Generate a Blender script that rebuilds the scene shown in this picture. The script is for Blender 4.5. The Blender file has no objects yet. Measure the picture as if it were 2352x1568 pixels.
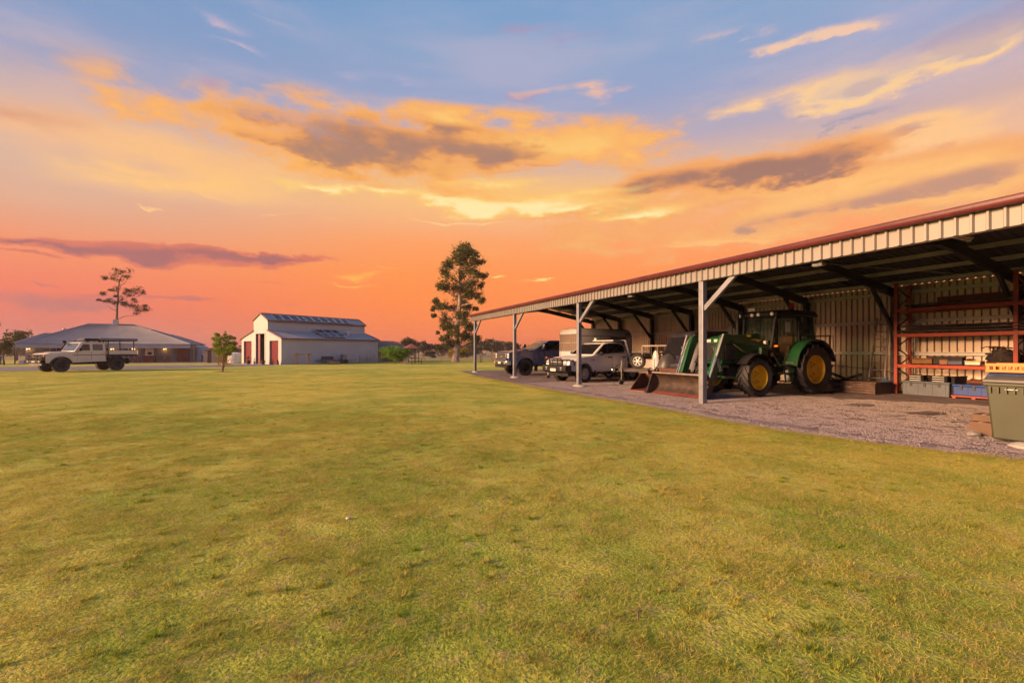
import bpy, bmesh, math, random
from math import sin, cos, pi, radians as R, atan2, sqrt, tan, atan, exp
from mathutils import Vector, Matrix, noise
random.seed(11)
scene = bpy.context.scene

# ------------------------------------------------------------------ camera
F, HY, CX, CH = 1045.0, 803.0, 1176.0, 1.5        # lens constants of the 2352-wide frame
cam_data = bpy.data.cameras.new('camera')
cam_data.sensor_width = 36.0
cam_data.lens = 36.0 * F / 2352.0
cam_data.shift_y = (HY - 784.0) / 2352.0
cam_data.clip_start = 0.05
cam_data.clip_end = 6000.0
cam = bpy.data.objects.new('camera', cam_data)
cam.location = (0, 0, CH)
cam.rotation_euler = (R(90), 0, 0)
scene.collection.objects.link(cam)
scene.camera = cam

# ------------------------------------------------------------------ render and view
scene.render.engine = 'CYCLES'
scene.cycles.use_denoising = True
scene.cycles.use_adaptive_sampling = True
scene.cycles.adaptive_threshold = 0.022
scene.cycles.adaptive_min_samples = 12
try:
    scene.cycles.denoiser = 'OPENIMAGEDENOISE'
except Exception:
    pass
scene.cycles.max_bounces = 5
scene.cycles.diffuse_bounces = 2
scene.cycles.glossy_bounces = 3
scene.cycles.transmission_bounces = 4
scene.cycles.transparent_max_bounces = 5
scene.cycles.volume_bounces = 0
scene.cycles.caustics_reflective = False
scene.cycles.caustics_refractive = False
scene.cycles.sample_clamp_indirect = 4.0
vs = scene.view_settings
vs.view_transform = 'Standard'
vs.look = 'None'
vs.exposure = 1.25
vs.gamma = 1.0
vs.use_curve_mapping = False
SKY_GAIN = 1.0 / 2 ** 1.25                          # the sky keeps its own brightness at this exposure

SUN_AZ, SUN_EL = 249.0, 14.5                        # degrees clockwise from +Y; the low sun stands to the left

def lin(r, g, b):
    o = []
    for c in (r, g, b):
        c /= 255.0
        o.append(c / 12.92 if c <= 0.04045 else ((c + 0.055) / 1.055) ** 2.4)
    return (o[0], o[1], o[2], 1.0)

# ------------------------------------------------------------------ node expressions
class X:
    """A float socket with arithmetic."""
    nt = None
    def __init__(s, k): s.k = k
    @staticmethod
    def m(op, *a, clamp=False):
        n = X.nt.nodes.new('ShaderNodeMath'); n.operation = op; n.use_clamp = clamp
        for i, q in enumerate(a):
            if isinstance(q, X): X.nt.links.new(q.k, n.inputs[i])
            else: n.inputs[i].default_value = q
        return X(n.outputs[0])
    def __add__(s, o): return X.m('ADD', s, o)
    __radd__ = __add__
    def __sub__(s, o): return X.m('SUBTRACT', s, o)
    def __rsub__(s, o): return X.m('SUBTRACT', o, s)
    def __mul__(s, o): return X.m('MULTIPLY', s, o)
    __rmul__ = __mul__
    def __truediv__(s, o): return X.m('DIVIDE', s, o)
def step(lo, hi, x):
    n = X.nt.nodes.new('ShaderNodeMapRange'); n.interpolation_type = 'SMOOTHSTEP'
    n.inputs[1].default_value = lo; n.inputs[2].default_value = hi
    X.nt.links.new(x.k, n.inputs[0])
    return X(n.outputs[0])
def comb(x, y, z):
    n = X.nt.nodes.new('ShaderNodeCombineXYZ')
    for i, q in enumerate((x, y, z)):
        if isinstance(q, X): X.nt.links.new(q.k, n.inputs[i])
        else: n.inputs[i].default_value = q
    return n.outputs[0]
def fbm(vec, scale, detail=5, rough=0.55, dist=0.0):
    n = X.nt.nodes.new('ShaderNodeTexNoise'); n.inputs['Scale'].default_value = scale
    n.inputs['Detail'].default_value = detail; n.inputs['Roughness'].default_value = rough
    n.inputs['Distortion'].default_value = dist
    if vec is not None: X.nt.links.new(vec, n.inputs['Vector'])
    return X(n.outputs[0])
def mixc(f, a, b):
    n = X.nt.nodes.new('ShaderNodeMix'); n.data_type = 'RGBA'
    if isinstance(f, X): X.nt.links.new(f.k, n.inputs[0])
    else: n.inputs[0].default_value = f
    for i, q in ((6, a), (7, b)):
        if isinstance(q, tuple): n.inputs[i].default_value = q
        else: X.nt.links.new(q, n.inputs[i])
    return n.outputs[2]
def ramp(f, stops):
    n = X.nt.nodes.new('ShaderNodeValToRGB'); cr = n.color_ramp; cr.interpolation = 'EASE' if len(stops) < 3 else 'LINEAR'
    while len(cr.elements) < len(stops): cr.elements.new(0.5)
    for e, (p, c) in zip(cr.elements, stops): e.position = p; e.color = c
    X.nt.links.new(f.k, n.inputs[0])
    return n.outputs[0]

# ------------------------------------------------------------------ world: the sunset sky
world = bpy.data.worlds.new('World'); scene.world = world
world.use_nodes = True
X.nt = world.node_tree
X.nt.nodes.clear()
tc = X.nt.nodes.new('ShaderNodeTexCoord')
sp = X.nt.nodes.new('ShaderNodeSeparateXYZ')
X.nt.links.new(tc.outputs['Generated'], sp.inputs[0])
dx, dy, dz = (X(sp.outputs[i]) for i in range(3))
hor = X.m('SQRT', dx * dx + dy * dy + 1e-5)
AZ = X.m('ARCTAN2', dx, dy)
EL = X.m('MINIMUM', dz / hor, 3.0)                   # tangent of the elevation
cxn, cyn = dx / hor, dy / hor
flat = comb(cxn, cyn, EL * 3.2)
flat2 = comb(cxn + 5.3, cyn - 2.1, EL * 4.5)
soft = comb(cxn - 7.7, cyn + 3.9, EL * 1.6)
puff = comb(cxn + 1.7, cyn + 8.3, EL * 2.0)
n_big = fbm(soft, 2.2, 3, 0.5)
n_fin = fbm(flat, 4.6, 6, 0.62)
n_wsp = fbm(flat2, 3.0, 5, 0.60)
n_hi = fbm(puff, 7.5, 6, 0.6)
AZw = AZ + (n_big - 0.5) * 0.14 + (n_hi - 0.5) * 0.10
ELw = EL + (n_fin - 0.5) * 0.07 + (n_hi - 0.5) * 0.05 + (n_big - 0.5) * 0.03
def dirof(x, y):
    az = atan((x - CX) / F)
    return az, (HY - y) / F * cos(az)
WARPED = comb(AZw, ELw, 0.0); PLAIN = comb(AZ, EL, 0.0)
def blob(x, y, rx, ry, rot=0.0, warp=1):
    """A soft ellipse round a direction of the sky."""
    az, el = dirof(x, y)
    mp = X.nt.nodes.new('ShaderNodeMapping'); mp.vector_type = 'TEXTURE'
    mp.inputs['Location'].default_value = (az, el, 0)
    mp.inputs['Rotation'].default_value = (0, 0, R(rot))
    mp.inputs['Scale'].default_value = (2.15 * rx * cos(az) ** 2 / F, 2.15 * ry * cos(az) / F, 1)
    X.nt.links.new(WARPED if warp else PLAIN, mp.inputs['Vector'])
    gr = X.nt.nodes.new('ShaderNodeTexGradient'); gr.gradient_type = 'QUADRATIC_SPHERE'
    X.nt.links.new(mp.outputs[0], gr.inputs[0])
    return X(gr.outputs['Fac'])
def p(e): return min(1.0, max(0.0, e / 1.2))
mid = ramp(EL * (1 / 1.2), [(0.0, lin(230, 104, 62)), (p(.03), lin(250, 118, 56)), (p(.10), lin(255, 132, 40)), (p(.16), lin(255, 142, 50)),
                            (p(.23), lin(254, 156, 82)), (p(.31), lin(240, 174, 132)), (p(.37), lin(214, 172, 156)),
                            (p(.44), lin(182, 166, 180)), (p(.54), lin(150, 162, 196)), (p(.64), lin(138, 163, 198)), (p(.76), lin(116, 156, 199)), (1.0, lin(76, 128, 188))])
lef = ramp(EL * (1 / 1.2), [(0.0, lin(182, 98, 106)), (p(.03), lin(206, 102, 100)), (p(.09), lin(236, 108, 78)), (p(.16), lin(242, 138, 86)),
                            (p(.23), lin(222, 166, 132)), (p(.29), lin(206, 174, 154)), (p(.36), lin(190, 172, 172)),
                            (p(.46), lin(150, 158, 190)), (p(.56), lin(124, 152, 192)), (p(.72), lin(94, 142, 191)), (1.0, lin(62, 118, 182))])
bak = ramp(EL * (1 / 1.2), [(0.0, lin(166, 130, 168)), (p(.12), lin(204, 166, 198)), (p(.3), lin(190, 178, 222)), (p(.6), lin(140, 166, 220)), (1.0, lin(80, 130, 196))])
col = mixc(step(0.16, 0.86, AZ * -1.0), mid, lef)
col = mixc(X.m('MAXIMUM', step(1.3, 2.3, AZ), step(2.0, 2.9, AZ * -1.0)), col, bak)
# thin veils of lit cirrus
band = step(0.20, 0.32, EL) * (1.0 - step(0.40, 0.62, EL))
veil = step(0.46, 0.74, n_wsp) * band
col = mixc(veil * 0.40, col, lin(244, 192, 154))
# high lilac cirrostratus
lil = step(0.36, 0.50, EL) * (1.0 - step(0.66, 0.86, EL))
col = mixc(lil * step(0.40, 0.66, n_big * .5 + n_wsp * .5) * 0.55, col, lin(184, 176, 198))
# the peach sheet on the left
lsheet = blob(120, 290, 400, 100, 6) + blob(560, 380, 300, 46, 4)
col = mixc(X.m('MINIMUM', lsheet * (n_wsp * 1.9 - .15), 0.85), col, lin(242, 180, 136))
lyel = blob(330, 395, 420, 30, 2) + blob(640, 350, 300, 34, 8)
col = mixc(X.m('MINIMUM', lyel * step(0.38, 0.62, n_wsp) * 1.5, 0.9), col, lin(255, 196, 118))
lbr = blob(60, 255, 190, 26, 6)
col = mixc(lbr * step(0.4, 0.62, n_fin) * 1.0, col, lin(214, 148, 116))
# glow where the sun has just gone down behind the cloud
glow = blob(1150, 450, 620, 62, 0, 0)
col = mixc(glow * 0.95, col, lin(255, 196, 100))
NZ = (n_fin - 0.5) * 1.9 + (n_hi - 0.5) * 2.6 - 0.04
def cloud(blobs, lo, hi, bright, dark, d0, d1, fade=0.95, amp=0.9):
    """Thin edges catch the light, thick cores are dark."""
    global col
    d = None
    for b in blobs:
        q = blob(*b[:5])
        d = q if d is None else d + q
    d = 1.0 - X.m('EXPONENT', d * -1.5)
    dn = X.m('MULTIPLY_ADD', NZ, amp, d)
    al = step(lo, hi, dn) * step(0.01, 0.2, d)
    tone = mixc(step(d0, d1, dn), bright, dark)
    col = mixc(al * fade, col, tone)
# streak of lit cloud high on the right
cloud([(1860, 212, 270, 40, 2), (2130, 155, 190, 24, 5), (1740, 240, 110, 14, 2), (2010, 190, 160, 32, 3), (1880, 235, 100, 32, 6)], .10, .85, lin(232, 188, 156), lin(255, 206, 138), .50, .95, .92)
cloud([(1630, 92, 90, 14, -4), (1790, 100, 90, 9, -2), (1860, 90, 110, 12, -1), (1940, 70, 80, 12, -3)], .16, .95, lin(204, 178, 184), lin(248, 200, 160), .5, .95, .88)
cloud([(2120, 105, 260, 24, 8), (2320, 40, 140, 26, 9), (2050, 170, 200, 16, 5)], .2, .9, lin(176, 166, 188), lin(160, 150, 178), .5, .9, .55)
cloud([(1420, 215, 90, 24, 6), (1380, 190, 100, 14, 6), (1230, 212, 110, 10, 0)], .3, .95, lin(204, 174, 182), lin(244, 188, 150), .45, .95, .85)
# cloud on the far right
cloud([(2120, 312, 120, 42, 0), (2210, 335, 130, 22, -4), (2090, 284, 70, 18, 0), (2070, 350, 100, 20, 0)], .14, .70, lin(255, 196, 128), lin(176, 144, 142), .70, 1.05, .95)
cloud([(1960, 268, 110, 10, 2), (1830, 270, 60, 6, 0)], .3, .8, lin(160, 152, 172), lin(142, 136, 160), .4, .9, .85)
cloud([(1730, 330, 90, 7, 0), (1830, 348, 80, 6, 0)], .3, .9, lin(236, 190, 160), lin(250, 200, 150), .5, .9, .8)
# long golden bank low on the right with brown cores
cloud([(1820, 480, 560, 52, 1), (2240, 440, 300, 62, 0), (1450, 462, 240, 24, 0), (1650, 410, 270, 40, 3), (2040, 400, 240, 30, 1)], .02, .58, lin(246, 166, 86), lin(255, 190, 98), .40, 1.15, .94, .9)
cloud([(1640, 412, 220, 34, 4), (1770, 385, 170, 28, 2), (1450, 448, 80, 28, 10), (1540, 430, 120, 24, 6), (1870, 375, 80, 26, 0)], .22, .76, lin(238, 152, 72), lin(156, 108, 88), .48, .98, .95)
cloud([(2020, 448, 250, 24, 3), (1850, 488, 260, 16, 3), (2260, 395, 160, 26, 0), (2180, 478, 220, 18, 2), (1640, 475, 160, 12, 3)], .32, .95, lin(232, 158, 98), lin(184, 130, 108), .6, 1.1, .85)
# the big central cloud: golden rim, mauve-brown heart, bright underside
cloud([(960, 335, 400, 66, 0), (690, 338, 250, 30, 0), (1230, 332, 190, 40, 0), (1000, 262, 200, 22, 2), (900, 395, 140, 40, -10), (1180, 275, 150, 14, -4)], -.04, .62, lin(252, 174, 80), lin(255, 200, 98), .40, 1.1, .95, .85)
cloud([(820, 345, 220, 40, -3), (890, 390, 110, 40, -14), (760, 300, 140, 32, -2), (960, 330, 180, 28, -5), (1070, 350, 160, 26, -4), (1010, 292, 190, 16, -4), (630, 328, 130, 14, 0)], .14, .80, lin(232, 150, 74), lin(164, 118, 100), .42, 1.05, .92)
cloud([(700, 285, 120, 22, -6), (780, 268, 120, 14, -4)], .35, .9, lin(186, 158, 158), lin(170, 142, 150), .5, 1.0, .8)
cloud([(1230, 385, 170, 8, -3), (1160, 400, 90, 6, 2)], .3, .9, lin(236, 150, 84), lin(214, 136, 92), .5, .9, .85)
# brilliant streaks under it
cloud([(1180, 470, 300, 11, 0), (940, 458, 260, 10, -2), (1480, 492, 120, 12, 2), (1310, 452, 180, 10, 2), (1110, 425, 200, 12, 2), (1300, 482, 200, 9, 1), (820, 440, 160, 9, -4)], .18, .85, lin(255, 204, 104), lin(255, 234, 164), .55, .95, .95, .5)
cloud([(980, 502, 150, 3, 0), (1100, 506, 70, 3, 2), (640, 492, 70, 3.5, 6), (730, 497, 60, 3, 0), (380, 468, 60, 3, 0), (510, 445, 100, 4, -2), (900, 480, 120, 3, 0)], .32, .9, lin(255, 184, 118), lin(255, 204, 132), .5, .9, .85, .5)
cloud([(1700, 545, 200, 8, -3), (1880, 560, 160, 9, -2), (1560, 560, 140, 4, 0)], .35, .95, lin(255, 172, 96), lin(255, 188, 104), .5, .9, .75)
# low wisps before the sunset
cloud([(850, 630, 100, 8, 2), (800, 650, 110, 3, 1), (885, 614, 60, 4, 0)], .34, .88, lin(255, 166, 54), lin(255, 182, 68), .5, .9, .9, .45)
cloud([(1150, 630, 22, 2.6, 14), (1245, 629, 44, 2.0, 3)], .25, .7, lin(255, 190, 84), lin(255, 220, 124), .4, .9, .9, .25)
cloud([(620, 645, 90, 2.5, 0), (980, 665, 70, 2.2, 0), (700, 700, 120, 2.5, 0)], .35, .9, lin(222, 110, 84), lin(206, 104, 90), .5, .9, .6)
# the dark mauve bar and the dull bank on the left
cloud([(330, 577, 170, 18, 0), (200, 568, 150, 12, 0), (480, 577, 150, 12, 0), (640, 584, 120, 6, 0), (75, 552, 70, 4.5, 0), (60, 582, 100, 6, 0)], .24, .50, lin(214, 108, 82), lin(160, 90, 92), .55, .85, .92, .34)
cloud([(120, 695, 330, 20, 0), (390, 688, 150, 5, 0), (70, 660, 70, 3.5, 0)], .3, .6, lin(200, 104, 98), lin(172, 100, 106), .45, .8, .75, .3)
cloud([(490, 186, 60, 16, 0), (1320, 92, 120, 22, 0), (1230, 62, 80, 14, 0), (1220, 218, 110, 12, 0)], .2, .9, lin(168, 152, 184), lin(172, 148, 176), .5, .9, .6)
cloud([(535, 97, 60, 8, 0), (480, 42, 90, 12, -3), (600, 52, 90, 11, -5), (910, 186, 90, 18, 0)], .15, 1.0, lin(180, 172, 200), lin(228, 188, 186), .5, .95, .75, .6)
# below the horizon: dull ground bounce
col = mixc(step(-0.02, 0.0, EL), lin(96, 84, 64), col)
bg = X.nt.nodes.new('ShaderNodeBackground'); bg.inputs[1].default_value = SKY_GAIN
X.nt.links.new(col, bg.inputs[0])
sky = X.nt.nodes.new('ShaderNodeTexSky'); sky.sky_type = 'NISHITA'; sky.sun_disc = False
sky.sun_elevation = R(SUN_EL); sky.sun_rotation = R(SUN_AZ)
bg2 = X.nt.nodes.new('ShaderNodeBackground'); bg2.inputs[1].default_value = 0.006
X.nt.links.new(sky.outputs[0], bg2.inputs[0])
ad = X.nt.nodes.new('ShaderNodeAddShader')
X.nt.links.new(bg.outputs[0], ad.inputs[0]); X.nt.links.new(bg2.outputs[0], ad.inputs[1])
wo = X.nt.nodes.new('ShaderNodeOutputWorld')
X.nt.links.new(ad.outputs[0], wo.inputs[0])
try:
    world.cycles.sampling_method = 'NONE'           # the sky is broad and even: plain scattering finds it
except Exception:
    pass

# ------------------------------------------------------------------ the low sun
sd = bpy.data.lights.new('sun', 'SUN')
sd.energy = 4.8
sd.angle = R(19)
sd.color = (1.0, 0.57, 0.29)
sun = bpy.data.objects.new('sun', sd)
to_sun = Vector((sin(R(SUN_AZ)) * cos(R(SUN_EL)), cos(R(SUN_AZ)) * cos(R(SUN_EL)), sin(R(SUN_EL))))
sun.rotation_euler = to_sun.to_track_quat('Z', 'Y').to_euler()
sun.location = to_sun * 50
scene.collection.objects.link(sun)

# ------------------------------------------------------------------ mesh helpers
COL = scene.collection
def vnorm(v):
    v = Vector(v); return v.normalized() if v.length > 1e-9 else Vector((0, 0, 1))
class MB:
    def __init__(s): s.v = []; s.f = []
    def add(s, vs_, fs):
        o = len(s.v); s.v += [tuple(q) for q in vs_]; s.f += [tuple(i + o for i in f) for f in fs]; return s
    def box(s, x0, x1, y0, y1, z0, z1):
        return s.add([(x0, y0, z0), (x1, y0, z0), (x1, y1, z0), (x0, y1, z0), (x0, y0, z1), (x1, y0, z1), (x1, y1, z1), (x0, y1, z1)],
                     [(0, 3, 2, 1), (4, 5, 6, 7), (0, 1, 5, 4), (1, 2, 6, 5), (2, 3, 7, 6), (3, 0, 4, 7)])
    def cbox(s, c, d): return s.box(c[0] - d[0] / 2, c[0] + d[0] / 2, c[1] - d[1] / 2, c[1] + d[1] / 2, c[2] - d[2] / 2, c[2] + d[2] / 2)
    def bar(s, p0, p1, w, h, up=(0, 0, 1)):
        p0, p1 = Vector(p0), Vector(p1); d = (p1 - p0).normalized(); u = Vector(up)
        if abs(d.dot(u)) > .98: u = Vector((1, 0, 0))
        sx = d.cross(u).normalized(); uz = sx.cross(d).normalized()
        q = []
        for pp in (p0, p1):
            for a_, b_ in ((-1, -1), (1, -1), (1, 1), (-1, 1)): q.append(pp + sx * (a_ * w / 2) + uz * (b_ * h / 2))
        return s.add(q, [(0, 3, 2, 1), (4, 5, 6, 7), (0, 1, 5, 4), (1, 2, 6, 5), (2, 3, 7, 6), (3, 0, 4, 7)])
    def cyl(s, p0, p1, r0, r1=None, n=12):
        r1 = r0 if r1 is None else r1
        p0, p1 = Vector(p0), Vector(p1); d = (p1 - p0).normalized(); u = Vector((0, 0, 1)) if abs(d.z) < .9 else Vector((1, 0, 0))
        sx = d.cross(u).normalized(); uz = sx.cross(d).normalized(); q = []
        for pp, r in ((p0, r0), (p1, r1)):
            for i in range(n): q.append(pp + sx * (r * cos(2 * pi * i / n)) + uz * (r * sin(2 * pi * i / n)))
        fs = [(i, (i + 1) % n, n + (i + 1) % n, n + i) for i in range(n)] + [tuple(range(n - 1, -1, -1)), tuple(range(n, 2 * n))]
        return s.add(q, fs)
    def tube(s, pts, r, n=8):
        pts = [Vector(q) for q in pts]; rs = r if isinstance(r, (list, tuple)) else [r] * len(pts); q = []
        prev = None
        for i, pp in enumerate(pts):
            d = (pts[min(i + 1, len(pts) - 1)] - pts[max(i - 1, 0)]).normalized()
            if prev is None:
                u = Vector((0, 0, 1)) if abs(d.z) < .9 else Vector((1, 0, 0)); sx = d.cross(u).normalized()
            else: sx = (prev - d * prev.dot(d)).normalized()
            prev = sx; uz = sx.cross(d)
            for k in range(n): q.append(pp + sx * (rs[i] * cos(2 * pi * k / n)) + uz * (rs[i] * sin(2 * pi * k / n)))
        m = len(pts)
        fs = [(i * n + k, i * n + (k + 1) % n, (i + 1) * n + (k + 1) % n, (i + 1) * n + k) for i in range(m - 1) for k in range(n)]
        fs += [tuple(range(n - 1, -1, -1)), tuple(range((m - 1) * n, m * n))]
        return s.add(q, fs)
    def prism(s, prof, y0, y1):
        """Polygon (x, z) drawn out along y; y0, y1 numbers or functions of (x, z)."""
        n = len(prof); fa = y0 if callable(y0) else (lambda x, z: y0); fb = y1 if callable(y1) else (lambda x, z: y1)
        q = [(x, fa(x, z), z) for x, z in prof] + [(x, fb(x, z), z) for x, z in prof]
        return s.add(q, [(i, (i + 1) % n, n + (i + 1) % n, n + i) for i in range(n)] + [tuple(range(n - 1, -1, -1)), tuple(range(n, 2 * n))])
    def plate(s, pts, d):
        """Flat polygon of 3-D points given a thickness vector d."""
        n = len(pts); d = Vector(d); q = [Vector(a) for a in pts]; q = q + [a + d for a in q]
        return s.add(q, [(i, (i + 1) % n, n + (i + 1) % n, n + i) for i in range(n)] + [tuple(range(n - 1, -1, -1)), tuple(range(n, 2 * n))])
    def lathe(s, prof, c=(0, 0, 0), n=24, axis='y'):
        """Closed profile of (r, h) turned about an axis."""
        q = []; m = len(prof)
        for i in range(n):
            a_ = 2 * pi * i / n
            for r, h in prof:
                u, w = r * cos(a_), r * sin(a_)
                q.append((c[0] + u, c[1] + h, c[2] + w) if axis == 'y' else ((c[0] + u, c[1] + w, c[2] + h) if axis == 'z' else (c[0] + h, c[1] + u, c[2] + w)))
        return s.add(q, [(i * m + k, i * m + (k + 1) % m, ((i + 1) % n) * m + (k + 1) % m, ((i + 1) % n) * m + k) for i in range(n) for k in range(m)])
    def sphere(s, c, r, n=10, m=6):
        rx, ry, rz = r if isinstance(r, (tuple, list)) else (r, r, r)
        q = [(c[0], c[1], c[2] + rz)]
        for j in range(1, m):
            for i in range(n):
                a_, b_ = 2 * pi * i / n, pi * j / m; q.append((c[0] + rx * sin(b_) * cos(a_), c[1] + ry * sin(b_) * sin(a_), c[2] + rz * cos(b_)))
        q.append((c[0], c[1], c[2] - rz)); L = len(q) - 1
        fs = [(0, 1 + i, 1 + (i + 1) % n) for i in range(n)] + [(L, L - n + (i + 1) % n, L - n + i) for i in range(n)]
        fs += [(1 + j * n + i, 1 + (j + 1) * n + i, 1 + (j + 1) * n + (i + 1) % n, 1 + j * n + (i + 1) % n) for j in range(m - 2) for i in range(n)]
        return s.add(q, fs)
    def mesh(s, name, sharp=38.0, recalc=True, smooth=True):
        me = bpy.data.meshes.new(name); me.from_pydata(s.v, [], s.f)
        if recalc:
            bm = bmesh.new(); bm.from_mesh(me); bmesh.ops.recalc_face_normals(bm, faces=bm.faces)
            if smooth:
                for f in bm.faces: f.smooth = True
                lim = R(sharp)
                for e in bm.edges: e.smooth = len(e.link_faces) == 2 and e.calc_face_angle(0.0) < lim
            bm.to_mesh(me); bm.free()
        me.update(); return me
    def build(s, name, mat, parent=None, bevel=0.0, seg=2, sharp=38.0, recalc=True, smooth=True):
        me = s.mesh(name, sharp, recalc, smooth); me.materials.append(mat)
        return link(name, me, parent, bevel, seg)
def link(name, me, parent=None, bevel=0.0, seg=2):
    o = bpy.data.objects.new(name, me); COL.objects.link(o)
    if parent is not None: o.parent = parent
    if bevel:
        b_ = o.modifiers.new('edge', 'BEVEL'); b_.width = bevel; b_.segments = seg; b_.limit_method = 'ANGLE'; b_.angle_limit = R(35)
    return o
def tag(o, label, cat, group=None):
    o['label'] = label; o['category'] = cat
    if group: o['group'] = group
    return o
def thing(name, label, cat, loc=(0, 0, 0), rz=0.0, group=None):
    o = bpy.data.objects.new(name, None); o.empty_display_size = .2; COL.objects.link(o)
    o.location = loc; o.rotation_euler = (0, 0, rz)
    return tag(o, label, cat, group)
def structure(o, kind='structure'):
    o['kind'] = kind; return o
def copy_tree(o, parent=None):
    c_ = o.copy(); COL.objects.link(c_); c_.parent = parent
    for ch in list(o.children): copy_tree(ch, c_)
    return c_

# ------------------------------------------------------------------ materials
def mat(name, c, rough=.6, metal=0.0, var=.14, scale=6.0, bump=0.0, bscale=80.0, c2=None, coat=0.0, spec=.5, world_co=False, dirt=None, dirt_amt=0.0, emis=0.0, tone=0.0):
    m = bpy.data.materials.new(name); m.use_nodes = True; X.nt = m.node_tree
    bs = X.nt.nodes['Principled BSDF']
    t = X.nt.nodes.new('ShaderNodeTexCoord'); vec = t.outputs['Object']
    if world_co:
        g_ = X.nt.nodes.new('ShaderNodeNewGeometry'); vec = g_.outputs['Position']
    n1 = fbm(vec, scale, 5, .6)
    c = tuple(c[:3]); lo = tuple(max(0, q * (1 - var)) for q in c) + (1,); hi = (tuple(q * (1 + var) for q in c) + (1,)) if c2 is None else tuple(c2[:3]) + (1,)
    k = mixc(step(.3, .7, n1), lo, hi)
    if tone:
        oi = X.nt.nodes.new('ShaderNodeObjectInfo'); k = mixc(X(oi.outputs['Random']) * tone, k, (.14, .11, .085, 1))
    if dirt is not None:
        k = mixc(step(.5, .75, fbm(vec, scale * .6, 7, .7)) * dirt_amt, k, tuple(dirt[:3]) + (1,))
    X.nt.links.new(k, bs.inputs['Base Color'])
    rr = n1 * .25 + (rough - .12)
    X.nt.links.new(rr.k, bs.inputs['Roughness'])
    bs.inputs['Metallic'].default_value = metal
    bs.inputs['Specular IOR Level'].default_value = spec
    bs.inputs['Coat Weight'].default_value = coat
    if coat: bs.inputs['Coat Roughness'].default_value = .08
    if emis:
        bs.inputs['Emission Color'].default_value = tuple(c) + (1,); bs.inputs['Emission Strength'].default_value = emis
    if bump:
        b_ = X.nt.nodes.new('ShaderNodeBump'); b_.inputs['Strength'].default_value = bump; b_.inputs['Distance'].default_value = .02
        X.nt.links.new(fbm(vec, bscale, 4, .6).k, b_.inputs['Height']); X.nt.links.new(b_.outputs[0], bs.inputs['Normal'])
    return m
def glassmat(name, c, rough=.05, alpha=1.0):
    """Tinted window: dark glossy pane that lets some of what is behind show."""
    m = bpy.data.materials.new(name); m.use_nodes = True; X.nt = m.node_tree; nt = m.node_tree
    bs = nt.nodes['Principled BSDF']; bs.inputs['Base Color'].default_value = tuple(c[:3]) + (1,)
    bs.inputs['Roughness'].default_value = rough; bs.inputs['Specular IOR Level'].default_value = .6
    if alpha < 1:
        out = nt.nodes['Material Output']; tr = nt.nodes.new('ShaderNodeBsdfTransparent'); tr.inputs[0].default_value = (.78, .86, .80, 1)
        mx = nt.nodes.new('ShaderNodeMixShader'); mx.inputs[0].default_value = alpha
        nt.links.new(tr.outputs[0], mx.inputs[1]); nt.links.new(bs.outputs[0], mx.inputs[2]); nt.links.new(mx.outputs[0], out.inputs[0])
    return m
M = {}
M['zinc'] = mat('zincalume', (.46, .44, .41), .42, .55, .12, 1.2, dirt=(.30, .24, .18), dirt_amt=.35)
M['cream'] = mat('cream_sheet', (.70, .56, .43), .42, .5, .10, 1.0, dirt=(.27, .22, .18), dirt_amt=.3, tone=.28)
M['fascia'] = mat('fascia_sheet', (.21, .20, .19), .5, .15, .10, 1.0, dirt=(.15, .12, .10), dirt_amt=.35, tone=.22)
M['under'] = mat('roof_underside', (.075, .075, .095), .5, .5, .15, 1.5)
M['galv'] = mat('galvanised_post', (.23, .245, .28), .45, .45, .12, 3.0, dirt=(.20, .18, .16), dirt_amt=.3)
M['dkst'] = mat('dark_steel', (.045, .042, .05), .55, .3, .25, 4.0)
M['red'] = mat('red_gutter', (.075, .012, .016), .35, .0, .15, 2.0)
M['purl'] = mat('galvanised_purlin', (.50, .47, .43), .45, .5, .12, 3.0)
M['conc'] = mat('concrete', (.34, .32, .29), .85, 0, .25, 6.0, .4, 40)
M['white'] = mat('white_paint', (.58, .58, .57), .45, 0, .06, 4.0)
M['black'] = mat('black_plastic', (.015, .015, .017), .7, 0, .3, 8.0, spec=.2)
M['rubber'] = mat('rubber', (.020, .019, .022), .72, 0, .35, 7.0, .2, 60, dirt=(.07, .055, .045), dirt_amt=.5)
M['chrome'] = mat('chrome', (.75, .74, .72), .14, 1.0, .08, 6.0)
M['alloy'] = mat('alloy', (.58, .57, .56), .35, .45, .12, 8.0)
M['dglass'] = glassmat('dark_glass', (.012, .012, .016), .06)
M['cglass'] = glassmat('clear_glass', (.03, .04, .035), .04, .16)
M['lamp'] = mat('lamp_glass', (.45, .45, .44), .15, 0, .12, 20)
M['amber'] = mat('amber_lens', (.8, .22, .02), .2, 0, .1, 20)
M['rust'] = mat('rusty_steel', (.15, .055, .032), .75, .2, .35, 5.0, .4, 50, c2=(.09, .045, .034))
M['steel'] = mat('worn_steel', (.24, .20, .18), .55, .5, .3, 4.0, .2, 40, dirt=(.20, .10, .06), dirt_amt=.6)
M['wood'] = mat('weathered_wood', (.22, .13, .075), .8, 0, .35, 5.0, .4, 60)
M['dwood'] = mat('dark_timber', (.085, .05, .04), .8, 0, .35, 5.0, .4, 60)
M['bark'] = mat('smooth_bark', (.30, .20, .15), .85, 0, .3, 2.5, .4, 20, c2=(.40, .30, .23))
M['dbark'] = mat('dark_bark', (.12, .08, .06), .9, 0, .3, 4, .4, 20)
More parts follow.
